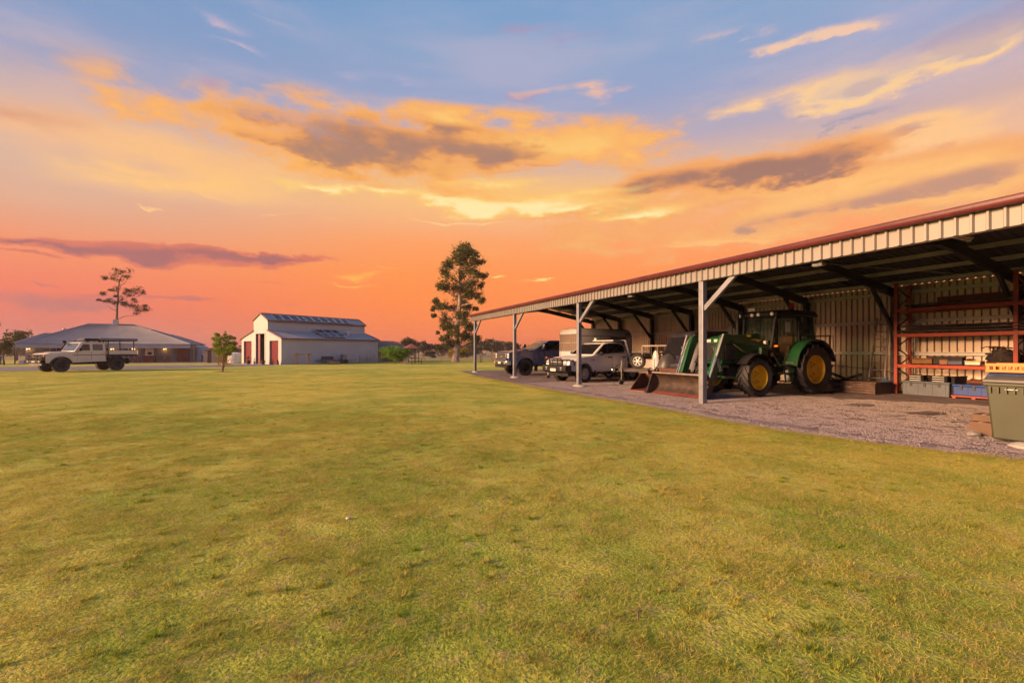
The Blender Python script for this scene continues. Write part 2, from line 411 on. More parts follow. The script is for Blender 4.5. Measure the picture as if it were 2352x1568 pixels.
# ------------------------------------------------------------------ the lie of the land
def ss(e0, e1, x):
    t = max(0.0, min(1.0, (x - e0) / (e1 - e0))); return t * t * (3 - 2 * t)
def gz(x, y):
    u = y - 2 * max(0.0, x + 8)
    return -.4 * ss(30, 62, u) - 1.1 * ss(75, 210, y)
TH = R(23.85)
PX, PY = 5.184, 12.54                                # foot of the nearest front post of the open shed
BAY, DEP = 6.35, 9.5
def W(t, s, z=0.0):
    """Shed frame (t inwards from the open front, s along it, away) to world."""
    return Vector((PX + cos(TH) * t - sin(TH) * s, PY + sin(TH) * t + cos(TH) * s, z))
def at(x, y, dist, z=None):
    """World point that stands at depth dist in the direction of a frame position."""
    return Vector(((x - CX) / F * dist, dist, CH + (HY - y) / F * dist if z is None else z))
def foot(x, dist):
    q = (x - CX) / F * dist; return Vector((q, dist, gz(q, dist)))

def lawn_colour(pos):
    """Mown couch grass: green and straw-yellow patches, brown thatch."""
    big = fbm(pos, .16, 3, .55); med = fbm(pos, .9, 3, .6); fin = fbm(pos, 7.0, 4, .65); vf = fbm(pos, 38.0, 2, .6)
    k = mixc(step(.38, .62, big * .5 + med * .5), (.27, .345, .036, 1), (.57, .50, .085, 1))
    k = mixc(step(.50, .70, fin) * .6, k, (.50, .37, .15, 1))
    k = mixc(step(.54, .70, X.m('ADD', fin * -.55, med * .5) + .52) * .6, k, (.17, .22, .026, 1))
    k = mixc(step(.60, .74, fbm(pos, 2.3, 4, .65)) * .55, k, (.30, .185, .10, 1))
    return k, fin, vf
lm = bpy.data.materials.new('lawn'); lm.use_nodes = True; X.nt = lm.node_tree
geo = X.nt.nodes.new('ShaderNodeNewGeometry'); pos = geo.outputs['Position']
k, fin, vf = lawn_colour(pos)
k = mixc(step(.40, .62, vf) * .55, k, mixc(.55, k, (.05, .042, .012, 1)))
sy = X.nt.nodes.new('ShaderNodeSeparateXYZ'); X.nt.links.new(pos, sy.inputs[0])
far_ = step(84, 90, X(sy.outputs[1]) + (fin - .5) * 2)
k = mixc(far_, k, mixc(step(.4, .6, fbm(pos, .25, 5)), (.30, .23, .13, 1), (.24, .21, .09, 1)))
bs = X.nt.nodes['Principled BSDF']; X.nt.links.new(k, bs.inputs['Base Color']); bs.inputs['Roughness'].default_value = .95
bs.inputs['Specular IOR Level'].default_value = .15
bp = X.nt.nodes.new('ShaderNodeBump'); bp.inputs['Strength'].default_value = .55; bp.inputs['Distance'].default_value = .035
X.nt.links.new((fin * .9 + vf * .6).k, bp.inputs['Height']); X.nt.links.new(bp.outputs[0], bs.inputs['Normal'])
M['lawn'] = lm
xs = sorted(set([round(-60 + i * 1.5, 2) for i in range(81)] + [-1500, -900, -500, -300, -200, -150, -120, -100, -85, -72, -66, 66, 72, 80, 100, 140, 200, 300, 500, 900, 1500]))
ys = sorted(set([round(-6 + i * 1.5, 2) for i in range(70)] + [-60, -30, -15, 105, 112, 120, 130, 140, 150, 160, 175, 190, 210, 240, 300, 400, 600, 1000, 1600, 2600]))
mb = MB(); nx = len(xs)
mb.v = [(x, y, gz(x, y)) for y in ys for x in xs]
mb.f = [(j * nx + i, j * nx + i + 1, (j + 1) * nx + i + 1, (j + 1) * nx + i) for j in range(len(ys) - 1) for i in range(nx - 1)]
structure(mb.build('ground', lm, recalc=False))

# gravel pad of the open shed
EDGE = [(-.35, 21.2), (-.55, 19.2), (-.75, 17.6), (-1.07, 15.8), (-1.35, 12.4), (-1.52, 9.2), (-1.64, 6.0), (-1.66, 3.0), (-1.66, 0.0), (-1.86, -2.3), (-1.82, -3.7), (-1.62, -4.7), (-1.42, -5.5), (-1.0, -6.4), (-.85, -8.5), (-.9, -14)]
def edge_t(s):
    for (t0, s0), (t1, s1) in zip(EDGE, EDGE[1:]):
        if s1 <= s <= s0: return t0 + (t1 - t0) * (s - s0) / (s1 - s0)
    return EDGE[0][0] if s > EDGE[0][1] else EDGE[-1][0]
gm = bpy.data.materials.new('gravel'); gm.use_nodes = True; X.nt = gm.node_tree
geo = X.nt.nodes.new('ShaderNodeNewGeometry'); pos = geo.outputs['Position']
v1 = X.nt.nodes.new('ShaderNodeTexVoronoi'); v1.inputs['Scale'].default_value = 75; X.nt.links.new(pos, v1.inputs['Vector'])
cr_ = X.nt.nodes.new('ShaderNodeSeparateColor'); X.nt.links.new(v1.outputs['Color'], cr_.inputs[0])
n2 = fbm(pos, 1.1, 6, .65); n3 = fbm(pos, 9, 5, .65)
k = mixc(X(cr_.outputs[0]), (.105, .085, .09, 1), (.27, .215, .21, 1))
k = mixc(step(.42, .68, n2) * .7, k, (.105, .078, .075, 1))
k = mixc(step(.60, .72, n3) * .6, k, (.045, .036, .038, 1))
bs = X.nt.nodes['Principled BSDF']; X.nt.links.new(k, bs.inputs['Base Color']); bs.inputs['Roughness'].default_value = .9; bs.inputs['Specular IOR Level'].default_value = .25
bp = X.nt.nodes.new('ShaderNodeBump'); bp.inputs['Strength'].default_value = .5; bp.inputs['Distance'].default_value = .02
X.nt.links.new((X(v1.outputs['Distance']) * -1.0 + n3 * .8).k, bp.inputs['Height']); X.nt.links.new(bp.outputs[0], bs.inputs['Normal'])
M['gravel'] = gm
mb = MB(); rows = []
s = 21.2
while s > -14:
    w_ = .14 * noise.noise(Vector((s * 1.3, 3.1, 0))) + .08 * noise.noise(Vector((s * 4.1, 9.1, 0)))
    rows.append((edge_t(s) + w_, s)); s -= .2
q = []
for t, s in rows:
    a_ = W(t, s); b_ = W(14, s); q += [(a_.x, a_.y, gz(a_.x, a_.y) + .006), (a_.x * .95 + b_.x * .05, a_.y * .95 + b_.y * .05, .02), (b_.x, b_.y, .02)]
mb.add(q, [f for i in range(len(rows) - 1) for f in ((3 * i, 3 * i + 1, 3 * i + 4, 3 * i + 3), (3 * i + 1, 3 * i + 2, 3 * i + 5, 3 * i + 4))])
structure(mb.build('gravel_pad', gm, recalc=False))
# oily puddles worn into the gravel
dm = mat('damp_gravel', (.055, .045, .05), .45, 0, .35, 20, .5, 60)
for (t, s, a_, b_) in ((3.6, -2.0, .45, .3), (3.3, -3.6, .55, .28)):
    mb = MB(); ring = []
    for i in range(28):
        an = 2 * pi * i / 28; rr = 1 + .3 * noise.noise(Vector((cos(an) * 1.5 + t, sin(an) * 1.5, 2)))
        q = W(t + a_ * rr * cos(an), s + b_ * rr * sin(an), .026); ring.append(q)
    mb.add(ring, [tuple(range(28))]); structure(mb.build('gravel_stain', dm, recalc=False))

# sealed drive in front of the house and the barn
rm = mat('drive_surface', (.15, .14, .15), .9, 0, .2, .8, .4, 60, world_co=True)
def strip(name, upper, lower, material, n=60, dz=.012):
    def pt(poly, u):
        u *= len(poly) - 1; i = min(int(u), len(poly) - 2); f = u - i
        return (poly[i][0] * (1 - f) + poly[i + 1][0] * f, poly[i][1] * (1 - f) + poly[i + 1][1] * f)
    mb = MB(); q = []; m_ = 5
    for i in range(n + 1):
        a_, b_ = pt(upper, i / n), pt(lower, i / n)
        for j in range(m_):
            x = a_[0] + (b_[0] - a_[0]) * j / (m_ - 1); y = a_[1] + (b_[1] - a_[1]) * j / (m_ - 1); q.append((x, y, gz(x, y) + dz))
    mb.add(q, [(i * m_ + j, i * m_ + j + 1, (i + 1) * m_ + j + 1, (i + 1) * m_ + j) for i in range(n) for j in range(m_ - 1)])
    return structure(mb.build(name, material, recalc=False))
strip('driveway', [(-78, 44), (-56, 42.5), (-44, 45), (-37, 56), (-33.6, 61)], [(-60, 30.5), (-40, 28.6), (-29, 36), (-27.3, 45), (-28.2, 56.0)], rm)
strip('house_path', [(-90, 55), (-68, 60.5), (-48, 69.5), (-42, 70)], [(-88, 51.5), (-66, 57), (-45, 65.6), (-38, 62)], mat('path_paving', (.24, .17, .15), .85, 0, .2, 1.0, world_co=True), dz=.02)

# ------------------------------------------------------------------ grass blades and loose stones
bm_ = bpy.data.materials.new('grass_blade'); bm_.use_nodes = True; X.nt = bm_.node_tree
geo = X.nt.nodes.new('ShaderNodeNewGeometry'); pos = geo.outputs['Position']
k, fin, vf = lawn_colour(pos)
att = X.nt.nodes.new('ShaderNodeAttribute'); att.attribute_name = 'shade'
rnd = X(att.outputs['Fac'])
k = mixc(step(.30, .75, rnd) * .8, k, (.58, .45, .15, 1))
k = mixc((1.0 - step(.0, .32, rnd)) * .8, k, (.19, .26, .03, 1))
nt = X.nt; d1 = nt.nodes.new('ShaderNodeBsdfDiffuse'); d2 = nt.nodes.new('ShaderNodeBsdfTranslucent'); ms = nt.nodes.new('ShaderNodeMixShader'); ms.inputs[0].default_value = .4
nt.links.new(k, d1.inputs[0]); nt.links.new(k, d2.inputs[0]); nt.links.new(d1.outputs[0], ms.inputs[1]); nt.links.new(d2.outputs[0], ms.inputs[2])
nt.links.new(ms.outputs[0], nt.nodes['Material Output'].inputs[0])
def patch_coll(name, meshes):
    c_ = bpy.data.collections.new(name)
    for i, me in enumerate(meshes):
        o = bpy.data.objects.new(name + '_source', me); c_.objects.link(o)
    return c_
def grass_patch(seed, n, size, h0, h1):
    rg = random.Random(seed); v = []; f = []; sh = []
    clumps = [(rg.uniform(-size / 2, size / 2), rg.uniform(-size / 2, size / 2), rg.random(), rg.uniform(.5, 1.4)) for _ in range(34)]
    for i in range(n):
        if rg.random() < .6:
            cx_, cy_, cs, ch = rg.choice(clumps); x = rg.gauss(cx_, .035); y = rg.gauss(cy_, .035); tone = min(1, max(0, cs + rg.gauss(0, .18))); hh = ch
        else:
            x = rg.uniform(-size / 2, size / 2); y = rg.uniform(-size / 2, size / 2); tone = rg.random(); hh = .8
        h = rg.uniform(h0, h1) * hh; w = rg.uniform(.0010, .0021); an = rg.uniform(0, 2 * pi); la = rg.uniform(0, 2 * pi); ln = rg.uniform(.9, 3.6) * h
        dx_, dy_ = cos(an) * w, sin(an) * w; ex, ey = cos(la) * ln, sin(la) * ln; b0 = len(v)
        v += [(x - dx_, y - dy_, -.004), (x + dx_, y + dy_, -.004), (x + dx_ * .7 + ex * .45, y + dy_ * .7 + ey * .45, h * .66), (x - dx_ * .7 + ex * .45, y - dy_ * .7 + ey * .45, h * .66), (x + ex, y + ey, h)]
        f += [(b0, b0 + 1, b0 + 2, b0 + 3), (b0 + 3, b0 + 2, b0 + 4)]; sh += [tone] * 5
    me = bpy.data.meshes.new('grass_patch'); me.from_pydata(v, [], f); me.materials.append(bm_)
    a_ = me.attributes.new('shade', 'FLOAT', 'POINT'); a_.data.foreach_set('value', sh); me.update(); return me
def scatter(name, points, coll, smin, smax, mat_, label, cat):
    me = bpy.data.meshes.new(name); me.from_pydata(points, [], []); o = bpy.data.objects.new(name, me); COL.objects.link(o); me.materials.append(mat_)
    ng = bpy.data.node_groups.new(name + '_scatter', 'GeometryNodeTree')
    ng.interface.new_socket('Geometry', in_out='INPUT', socket_type='NodeSocketGeometry'); ng.interface.new_socket('Geometry', in_out='OUTPUT', socket_type='NodeSocketGeometry')
    gi = ng.nodes.new('NodeGroupInput'); go = ng.nodes.new('NodeGroupOutput'); ip = ng.nodes.new('GeometryNodeInstanceOnPoints')
    ci = ng.nodes.new('GeometryNodeCollectionInfo'); ci.inputs['Collection'].default_value = coll; ci.inputs['Separate Children'].default_value = True; ci.inputs['Reset Children'].default_value = True
    rv = ng.nodes.new('FunctionNodeRandomValue'); rv.data_type = 'FLOAT_VECTOR'; rv.inputs[0].default_value = (0, 0, 0); rv.inputs[1].default_value = (0, 0, 6.283)
    rs = ng.nodes.new('FunctionNodeRandomValue'); rs.data_type = 'FLOAT'; rs.inputs['Seed'].default_value = 5
    for i_ in rs.inputs:
        if i_.type == 'VALUE' and i_.name == 'Min': i_.default_value = smin
        if i_.type == 'VALUE' and i_.name == 'Max': i_.default_value = smax
    fs = [q_ for q_ in rs.outputs if q_.type == 'VALUE'][0]; fv = [q_ for q_ in rv.outputs if q_.type == 'VECTOR'][0]
    ng.links.new(gi.outputs[0], ip.inputs['Points']); ng.links.new(ci.outputs[0], ip.inputs['Instance']); ip.inputs['Pick Instance'].default_value = True
    ng.links.new(fv, ip.inputs['Rotation']); ng.links.new(fs, ip.inputs['Scale']); ng.links.new(ip.outputs[0], go.inputs[0])
    md = o.modifiers.new('scatter', 'NODES'); md.node_group = ng
    structure(o, 'stuff'); return tag(o, label, cat)
def on_pad(x, y, margin=0.0):
    t = (x - PX) * cos(TH) + (y - PY) * sin(TH); s_ = -(x - PX) * sin(TH) + (y - PY) * cos(TH)
    return s_ < 21.2 and t > edge_t(s_) - margin
def lawn_points(seed, y0, y1, stp, keep):
    rg = random.Random(seed); pts = []; y = y0
    while y < y1:
        x = -1.2 * y - 1
        while x < 1.2 * y + 1:
            xx, yy = x + rg.uniform(-.5, .5) * stp, y + rg.uniform(-.5, .5) * stp
            if rg.random() < keep(yy) and not on_pad(xx, yy, .22): pts.append((xx, yy, gz(xx, yy)))
            x += stp
        y += stp
    return pts
GL = 'short green and straw-yellow mown grass of the lawn, '
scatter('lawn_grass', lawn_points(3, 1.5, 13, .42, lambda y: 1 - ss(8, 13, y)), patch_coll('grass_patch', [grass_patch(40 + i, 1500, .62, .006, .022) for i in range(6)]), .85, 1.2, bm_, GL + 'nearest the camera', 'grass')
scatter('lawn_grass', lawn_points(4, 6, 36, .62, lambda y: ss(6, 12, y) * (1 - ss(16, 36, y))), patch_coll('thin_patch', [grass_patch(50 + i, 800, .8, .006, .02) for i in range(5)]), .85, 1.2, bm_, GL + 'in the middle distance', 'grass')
def tuft(seed):
    rg = random.Random(seed); v = []; f = []; sh = []; tone = rg.choice((.08, .15, .25, .45, .6))
    for i in range(70):
        an = rg.uniform(0, 2 * pi); rr = abs(rg.gauss(0, .03)); x, y = rr * cos(an), rr * sin(an); h = rg.uniform(.012, .034); w = rg.uniform(.0014, .003); la = an + rg.gauss(0, .7); ln = rg.uniform(.3, 1.4) * h; b0 = len(v); p2 = la + pi / 2
        dx_, dy_ = cos(p2) * w, sin(p2) * w; ex, ey = cos(la) * ln, sin(la) * ln
        v += [(x - dx_, y - dy_, -.004), (x + dx_, y + dy_, -.004), (x + dx_ * .7 + ex * .45, y + dy_ * .7 + ey * .45, h * .66), (x - dx_ * .7 + ex * .45, y - dy_ * .7 + ey * .45, h * .66), (x + ex, y + ey, h)]
        f += [(b0, b0 + 1, b0 + 2, b0 + 3), (b0 + 3, b0 + 2, b0 + 4)]; sh += [min(1, max(0, tone + rg.gauss(0, .08)))] * 5
    me = bpy.data.meshes.new('tuft'); me.from_pydata(v, [], f); me.materials.append(bm_); a_ = me.attributes.new('shade', 'FLOAT', 'POINT'); a_.data.foreach_set('value', sh); me.update(); return me
rg = random.Random(17); pts = []
for _ in range(1900):
    y = 1.7 + 12 * rg.random() ** 1.3; x = rg.uniform(-1.2, 1.2) * y
    if noise.noise(Vector((x * .9, y * .9, 7))) + .25 > rg.random() * .8 and not on_pad(x, y, .1): pts.append((x, y, gz(x, y)))
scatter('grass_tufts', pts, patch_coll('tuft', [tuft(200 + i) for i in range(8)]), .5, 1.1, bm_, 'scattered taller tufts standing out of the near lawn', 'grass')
# scruffy fringe of grass along the edge of the gravel
rg = random.Random(5); pts = []
s = -7.5
while s < 14:
    for _ in range(3):
        q = W(edge_t(s) - rg.uniform(-.02, .28), s + rg.uniform(-.1, .1)); pts.append((q.x, q.y, gz(q.x, q.y)))
    s += .1
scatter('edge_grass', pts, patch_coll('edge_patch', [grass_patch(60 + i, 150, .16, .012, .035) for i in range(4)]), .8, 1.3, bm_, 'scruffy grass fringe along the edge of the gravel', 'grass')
# loose stones
def stone_patch(seed, n, size):
    rg = random.Random(seed); mb = MB()
    for i in range(n):
        x, y, r = rg.uniform(-size, size) / 2, rg.uniform(-size, size) / 2, rg.uniform(.005, .013) * (2 if rg.random() < .04 else 1)
        q = [(x + r * rg.uniform(.7, 1.3), y, 0), (x, y + r * rg.uniform(.7, 1.3), 0), (x - r * rg.uniform(.7, 1.3), y, 0), (x, y - r * rg.uniform(.7, 1.3), 0), (x + rg.uniform(-.3, .3) * r, y + rg.uniform(-.3, .3) * r, r * rg.uniform(.5, 1.0))]
        mb.add(q, [(0, 1, 4), (1, 2, 4), (2, 3, 4), (3, 0, 4)])
    me = mb.mesh('stone_patch', recalc=False); me.materials.append(M['stone']); return me
M['stone'] = mat('loose_stone', (.15, .125, .125), .85, 0, .0, 70, world_co=True, c2=(.30, .255, .25))
pts = []; rg = random.Random(8)
s = -8.0
while s < 9:
    t = edge_t(s) + .15
    while t < 4.5 + min(2, max(0, -s) * .6):
        q = W(t + rg.uniform(-.12, .12), s + rg.uniform(-.12, .12)); pts.append((q.x, q.y, .019 if t > edge_t(s) + .8 else .009)); t += .33
    s += .33
scatter('gravel_stones', pts, patch_coll('stone_patch', [stone_patch(80 + i, 330, .42) for i in range(5)]), .8, 1.2, M['stone'], 'loose pale stones scattered over the gravel pad', 'gravel')
# ------------------------------------------------------------------ the open-fronted machinery shed
SROT = TH
S0, S1 = -2 * BAY, 3 * BAY + .55                      # extent along the shed
shed = thing('machinery_shed', 'long open-fronted steel shed with cream fascia and red gutter beside the gravel', 'shed', (PX, PY, 0), SROT)
# local frame: x inwards (t), y along (s), z up
PITCH = R(10); ZE = 3.80
def roofz(t):
    return ZE + (t + .1) * tan(PITCH) if t < DEP / 2 else ZE + (DEP + .1 - t) * tan(PITCH)
post_me = MB().box(.02, .175, -.08, .08, 0, 3.40).mesh('post')
foot_m = MB()
ring = []
for j, (rr, zz) in enumerate(((1.0, -.02), (.97, .05), (.72, .09))):
    for i in range(14):
        an = 2 * pi * i / 14; k_ = rr * (1 + .18 * noise.noise(Vector((cos(an) * 2, sin(an) * 2, 4)))); ring.append((.12 + .24 * k_ * cos(an), .34 * k_ * sin(an), zz))
foot_m.add(ring, [(j * 14 + i, j * 14 + (i + 1) % 14, (j + 1) * 14 + (i + 1) % 14, (j + 1) * 14 + i) for j in range(2) for i in range(14)] + [tuple(range(28, 42))])
foot_me = foot_m.mesh('concrete_footing')
post_me.materials.append(M['galv']); foot_me.materials.append(M['conc'])
brace_me = MB().bar((.11, -.06, 2.62), (.11, -1.16, 3.52), .09, .13).mesh('brace'); brace_me.materials.append(M['galv'])
for i in range(-2, 4):
    o = link('post', post_me, shed, .012); o.location = (0, i * BAY, 0)
    if i: c_ = link('concrete_footing', foot_me, o)
    c_ = link('brace', brace_me, shed, .006); c_.location = (0, i * BAY, 0)
# header beam, gutter, fascia sheets
MB().box(.03, .20, S0 - .1, S1 - .1, 3.402, 3.62).build('header_beam', M['purl'], shed)
gp = [(-.045, 3.70), (-.15, 3.70), (-.175, 3.74), (-.175, 3.80), (-.165, 3.835), (-.15, 3.80), (-.145, 3.75), (-.045, 3.75)]
MB().prism(gp, S0 - .15, S1 + .06).build('gutter', M['red'], shed, .006)
def ribbed(L, n, pitch, rib_w, rib_h, along, up, out, org):
    """A sheet of n pans: origin, unit vectors along the width, up the length and outwards."""
    mb = MB(); prof = []
    for i in range(n):
        x0 = i * pitch
        prof += [(x0, 0), (x0 + pitch - rib_w - .02, 0), (x0 + pitch - rib_w, rib_h), (x0 + pitch - .02, rib_h)]
    prof.append((n * pitch, 0))
    al, u, ou, og = Vector(along), Vector(up), Vector(out), Vector(org); m_ = len(prof)
    q = [og + al * a_ + ou * b_ for a_, b_ in prof] + [og + al * a_ + ou * b_ + u * L for a_, b_ in prof]
    return mb.add(q, [(i, i + 1, m_ + i + 1, m_ + i) for i in range(m_ - 1)])
SW = .794                                            # width a sheet covers
fas = ribbed(.325, 4, SW / 4, .05, .045, (0, 1, 0), (0, 0, 1), (-1, 0, 0), (-.012, 0, 3.39)).mesh('fascia_sheet', recalc=False, smooth=False); fas.materials.append(M['fascia'])
wal = ribbed(3.76, 4, SW / 4, .055, .065, (0, 1, 0), (0, 0, 1), (1, 0, 0), (DEP, 0, .02)).mesh('wall_sheet', recalc=False, smooth=False); wal.materials.append(M['cream'])
rl = (DEP / 2 + .13) / cos(PITCH)
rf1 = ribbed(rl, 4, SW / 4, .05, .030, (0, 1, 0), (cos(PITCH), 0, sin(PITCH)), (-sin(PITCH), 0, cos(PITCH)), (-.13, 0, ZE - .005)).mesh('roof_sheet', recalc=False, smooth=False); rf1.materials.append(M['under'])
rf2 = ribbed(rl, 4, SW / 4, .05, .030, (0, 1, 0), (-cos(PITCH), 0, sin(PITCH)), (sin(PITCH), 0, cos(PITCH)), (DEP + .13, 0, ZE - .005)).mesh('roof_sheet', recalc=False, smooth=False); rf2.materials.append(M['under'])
ns = int((S1 - S0) / SW) + 1
for i in range(ns):
    y = S1 - (i + 1) * SW
    for nm, me in (('fascia_sheet', fas), ('wall_sheet', wal), ('roof_sheet', rf1), ('roof_sheet', rf2)):
        if nm == 'wall_sheet' and y > 3 * BAY - .2: continue
        o = link(nm, me, shed); o.location = (0, y, 0)
# unseen near end wall, added to shut out light and darken the interior
mb = MB(); yw = S0 - .12
mb.add([(0, yw, 0), (DEP, yw, 0), (DEP, yw, 3.75), (DEP / 2, yw, roofz(DEP / 2) - .05), (0, yw, 3.75)], [(0, 1, 2, 3, 4)]); mb.build('added_end_wall', M['cream'], shed, recalc=False)
MB().bar((DEP / 2, S0 - .2, roofz(DEP / 2) + .06), (DEP / 2, S1 + .05, roofz(DEP / 2) + .06), .4, .03).build('ridge_cap', M['red'], shed)
# frames every half bay
dr = .30
fr_m = MB(); ap = DEP / 2
zr = lambda t: roofz(t) - .175
fr_m.prism([(.1, zr(.1)), (ap, zr(ap)), (DEP - .1, zr(DEP - .1)), (DEP - .1, zr(DEP - .1) - dr), (ap + .9, zr(ap + .9) - dr + .03), (ap, zr(ap) - dr - .02), (ap - .9, zr(ap - .9) - dr + .03), (.1, zr(.1) - dr)], -.05, .05)
raf = fr_m.mesh('rafter'); raf.materials.append(M['dkst'])
colm = MB().box(DEP - .28, DEP - .06, -.08, .08, 0, zr(DEP - .1) - .2).mesh('back_column'); colm.materials.append(M['dkst'])
kb = MB().bar((DEP - 1.55, 0, zr(DEP - 1.5) - dr + .05), (DEP - .26, 0, 2.25), .08, .14).mesh('knee_brace'); kb.materials.append(M['dkst'])
for i in range(-4, 7):
    y = i * BAY / 2
    for nm, me in (('rafter', raf), ('back_column', colm), ('knee_brace', kb)):
        o = link(nm, me, shed); o.location = (0, y, 0)
# purlins and girts
for t in (.55, 1.75, 2.95, 4.15, 5.35, 6.55, 7.75, 8.95):
    z = roofz(t) - .03
    MB().prism([(t - .035, z), (t + .035, z), (t + .035, z - .018), (t - .017, z - .018), (t - .017, z - .10), (t + .035, z - .10), (t + .035, z - .118), (t - .035, z - .118)], S0 - .1, S1 - .1).build('purlin', M['purl'], shed)
for z in (1.37, 2.5, 3.52):
    MB().prism([(DEP - .04, z - .06), (DEP - .13, z - .06), (DEP - .13, z - .035), (DEP - .06, z - .035), (DEP - .06, z + .035), (DEP - .13, z + .035), (DEP - .13, z + .06), (DEP - .04, z + .06)], S0 - .1, 3 * BAY + .1).build('girt', M['purl'], shed)
# tie wires under the roof
for (a_, b_) in (((.6, -1.4, 3.75), (3.4, -3.1, 4.2)), ((5.2, -.1, 4.25), (9.2, -3.1, 3.6))):
    MB().tube([a_, b_], .008, 5).build('tie_wire', M['purl'], shed)
# small floodlight under the fascia, fluorescent battens under the purlins
fl = thing('floodlight', 'small white floodlight under the fascia near the right edge', 'light', W(.25, -3.05, 3.36), SROT)
MB().box(-.08, .08, -.11, .11, -.045, .02).build('housing', M['galv'], fl, .012); MB().box(-.06, .06, -.09, .09, -.052, -.047).build('lens', M['lamp'], fl)
fl = thing('floodlight', 'tiny white floodlight under the fascia between the second and third posts', 'light', W(.25, 3.25, 3.36), SROT)
MB().box(-.08, .08, -.11, .11, -.045, .02).build('housing', M['galv'], fl, .012); MB().box(-.06, .06, -.09, .09, -.052, -.047).build('lens', M['lamp'], fl)
ft = thing('batten_light', 'long pale fluorescent batten under the shed roof, upper right', 'light', W(1.62, -4.75, 3.70), SROT)
MB().box(-.62, .62, -.07, .07, .0, .05).build('housing', M['cream'], ft, .008); MB().cyl((-.58, 0, -.02), (.58, 0, -.02), .016, n=10).build('tube', M['lamp'], ft)
for sx_ in (-.6, .6): MB().box(sx_ - .02, sx_ + .02, -.03, .03, -.04, .0).build('end_cap', M['white'], ft)
# ------------------------------------------------------------------ foliage helpers
def leafmat(name, c1, c2, tr=.3):
    m = bpy.data.materials.new(name); m.use_nodes = True; X.nt = m.node_tree; nt = m.node_tree
    g_ = nt.nodes.new('ShaderNodeNewGeometry')
    k_ = mixc(X(g_.outputs['Random Per Island']), tuple(c1) + (1,), tuple(c2) + (1,))
    d1 = nt.nodes.new('ShaderNodeBsdfDiffuse'); d2 = nt.nodes.new('ShaderNodeBsdfTranslucent'); ms = nt.nodes.new('ShaderNodeMixShader'); ms.inputs[0].default_value = tr
    nt.links.new(k_, d1.inputs[0]); nt.links.new(k_, d2.inputs[0]); nt.links.new(d1.outputs[0], ms.inputs[1]); nt.links.new(d2.outputs[0], ms.inputs[2])
    nt.links.new(ms.outputs[0], nt.nodes['Material Output'].inputs[0]); return m
M['gum'] = leafmat('gum_leaf', (.055, .065, .020), (.12, .125, .040))
M['gum_dark'] = leafmat('dark_leaf', (.022, .030, .022), (.045, .055, .036), .2)
M['lime'] = leafmat('fresh_leaf', (.13, .20, .02), (.24, .30, .04), .4)
M['bushy'] = leafmat('bush_leaf', (.075, .17, .02), (.15, .27, .04), .4)
M['wood_far'] = leafmat('far_leaf', (.045, .052, .034), (.085, .085, .055), .2)
M['golden'] = leafmat('golden_leaf', (.22, .17, .02), (.30, .22, .03), .4)
def leaves(mb, c, r, n, size, rg, shell=.45):
    for _ in range(n):
        while True:
            d = Vector((rg.uniform(-1, 1), rg.uniform(-1, 1), rg.uniform(-1, 1)))
            if .05 < d.length < 1: break
        d = d.normalized() * (rg.random() ** shell)
        q = Vector((c[0] + d.x * r[0], c[1] + d.y * r[1], c[2] + d.z * r[2])); s_ = size * rg.uniform(.6, 1.4)
        u = Vector((rg.gauss(0, 1), rg.gauss(0, 1), rg.gauss(0, .7))).normalized(); w = u.cross(Vector((rg.gauss(0, 1), rg.gauss(0, 1), rg.gauss(0, 1)))).normalized()
        mb.add([q - u * s_, q + w * (s_ * .42), q + u * s_, q - w * (s_ * .42)], [(0, 1, 2, 3)])
def limb(mb, pts, r0, r1, rg, n=6, wig=.0):
    """A tapered, slightly crooked limb through the points."""
    q = []; m_ = 4
    for a_, b_ in zip(pts, pts[1:]):
        for i in range(m_): q.append(Vector(a_).lerp(Vector(b_), i / m_))
    q.append(Vector(pts[-1])); L = len(q)
    q = [v + Vector((rg.gauss(0, wig), rg.gauss(0, wig), 0)) if 0 < i < L - 1 else v for i, v in enumerate(q)]
    mb.tube(q, [r0 + (r1 - r0) * (i / (L - 1)) for i in range(L)], n)

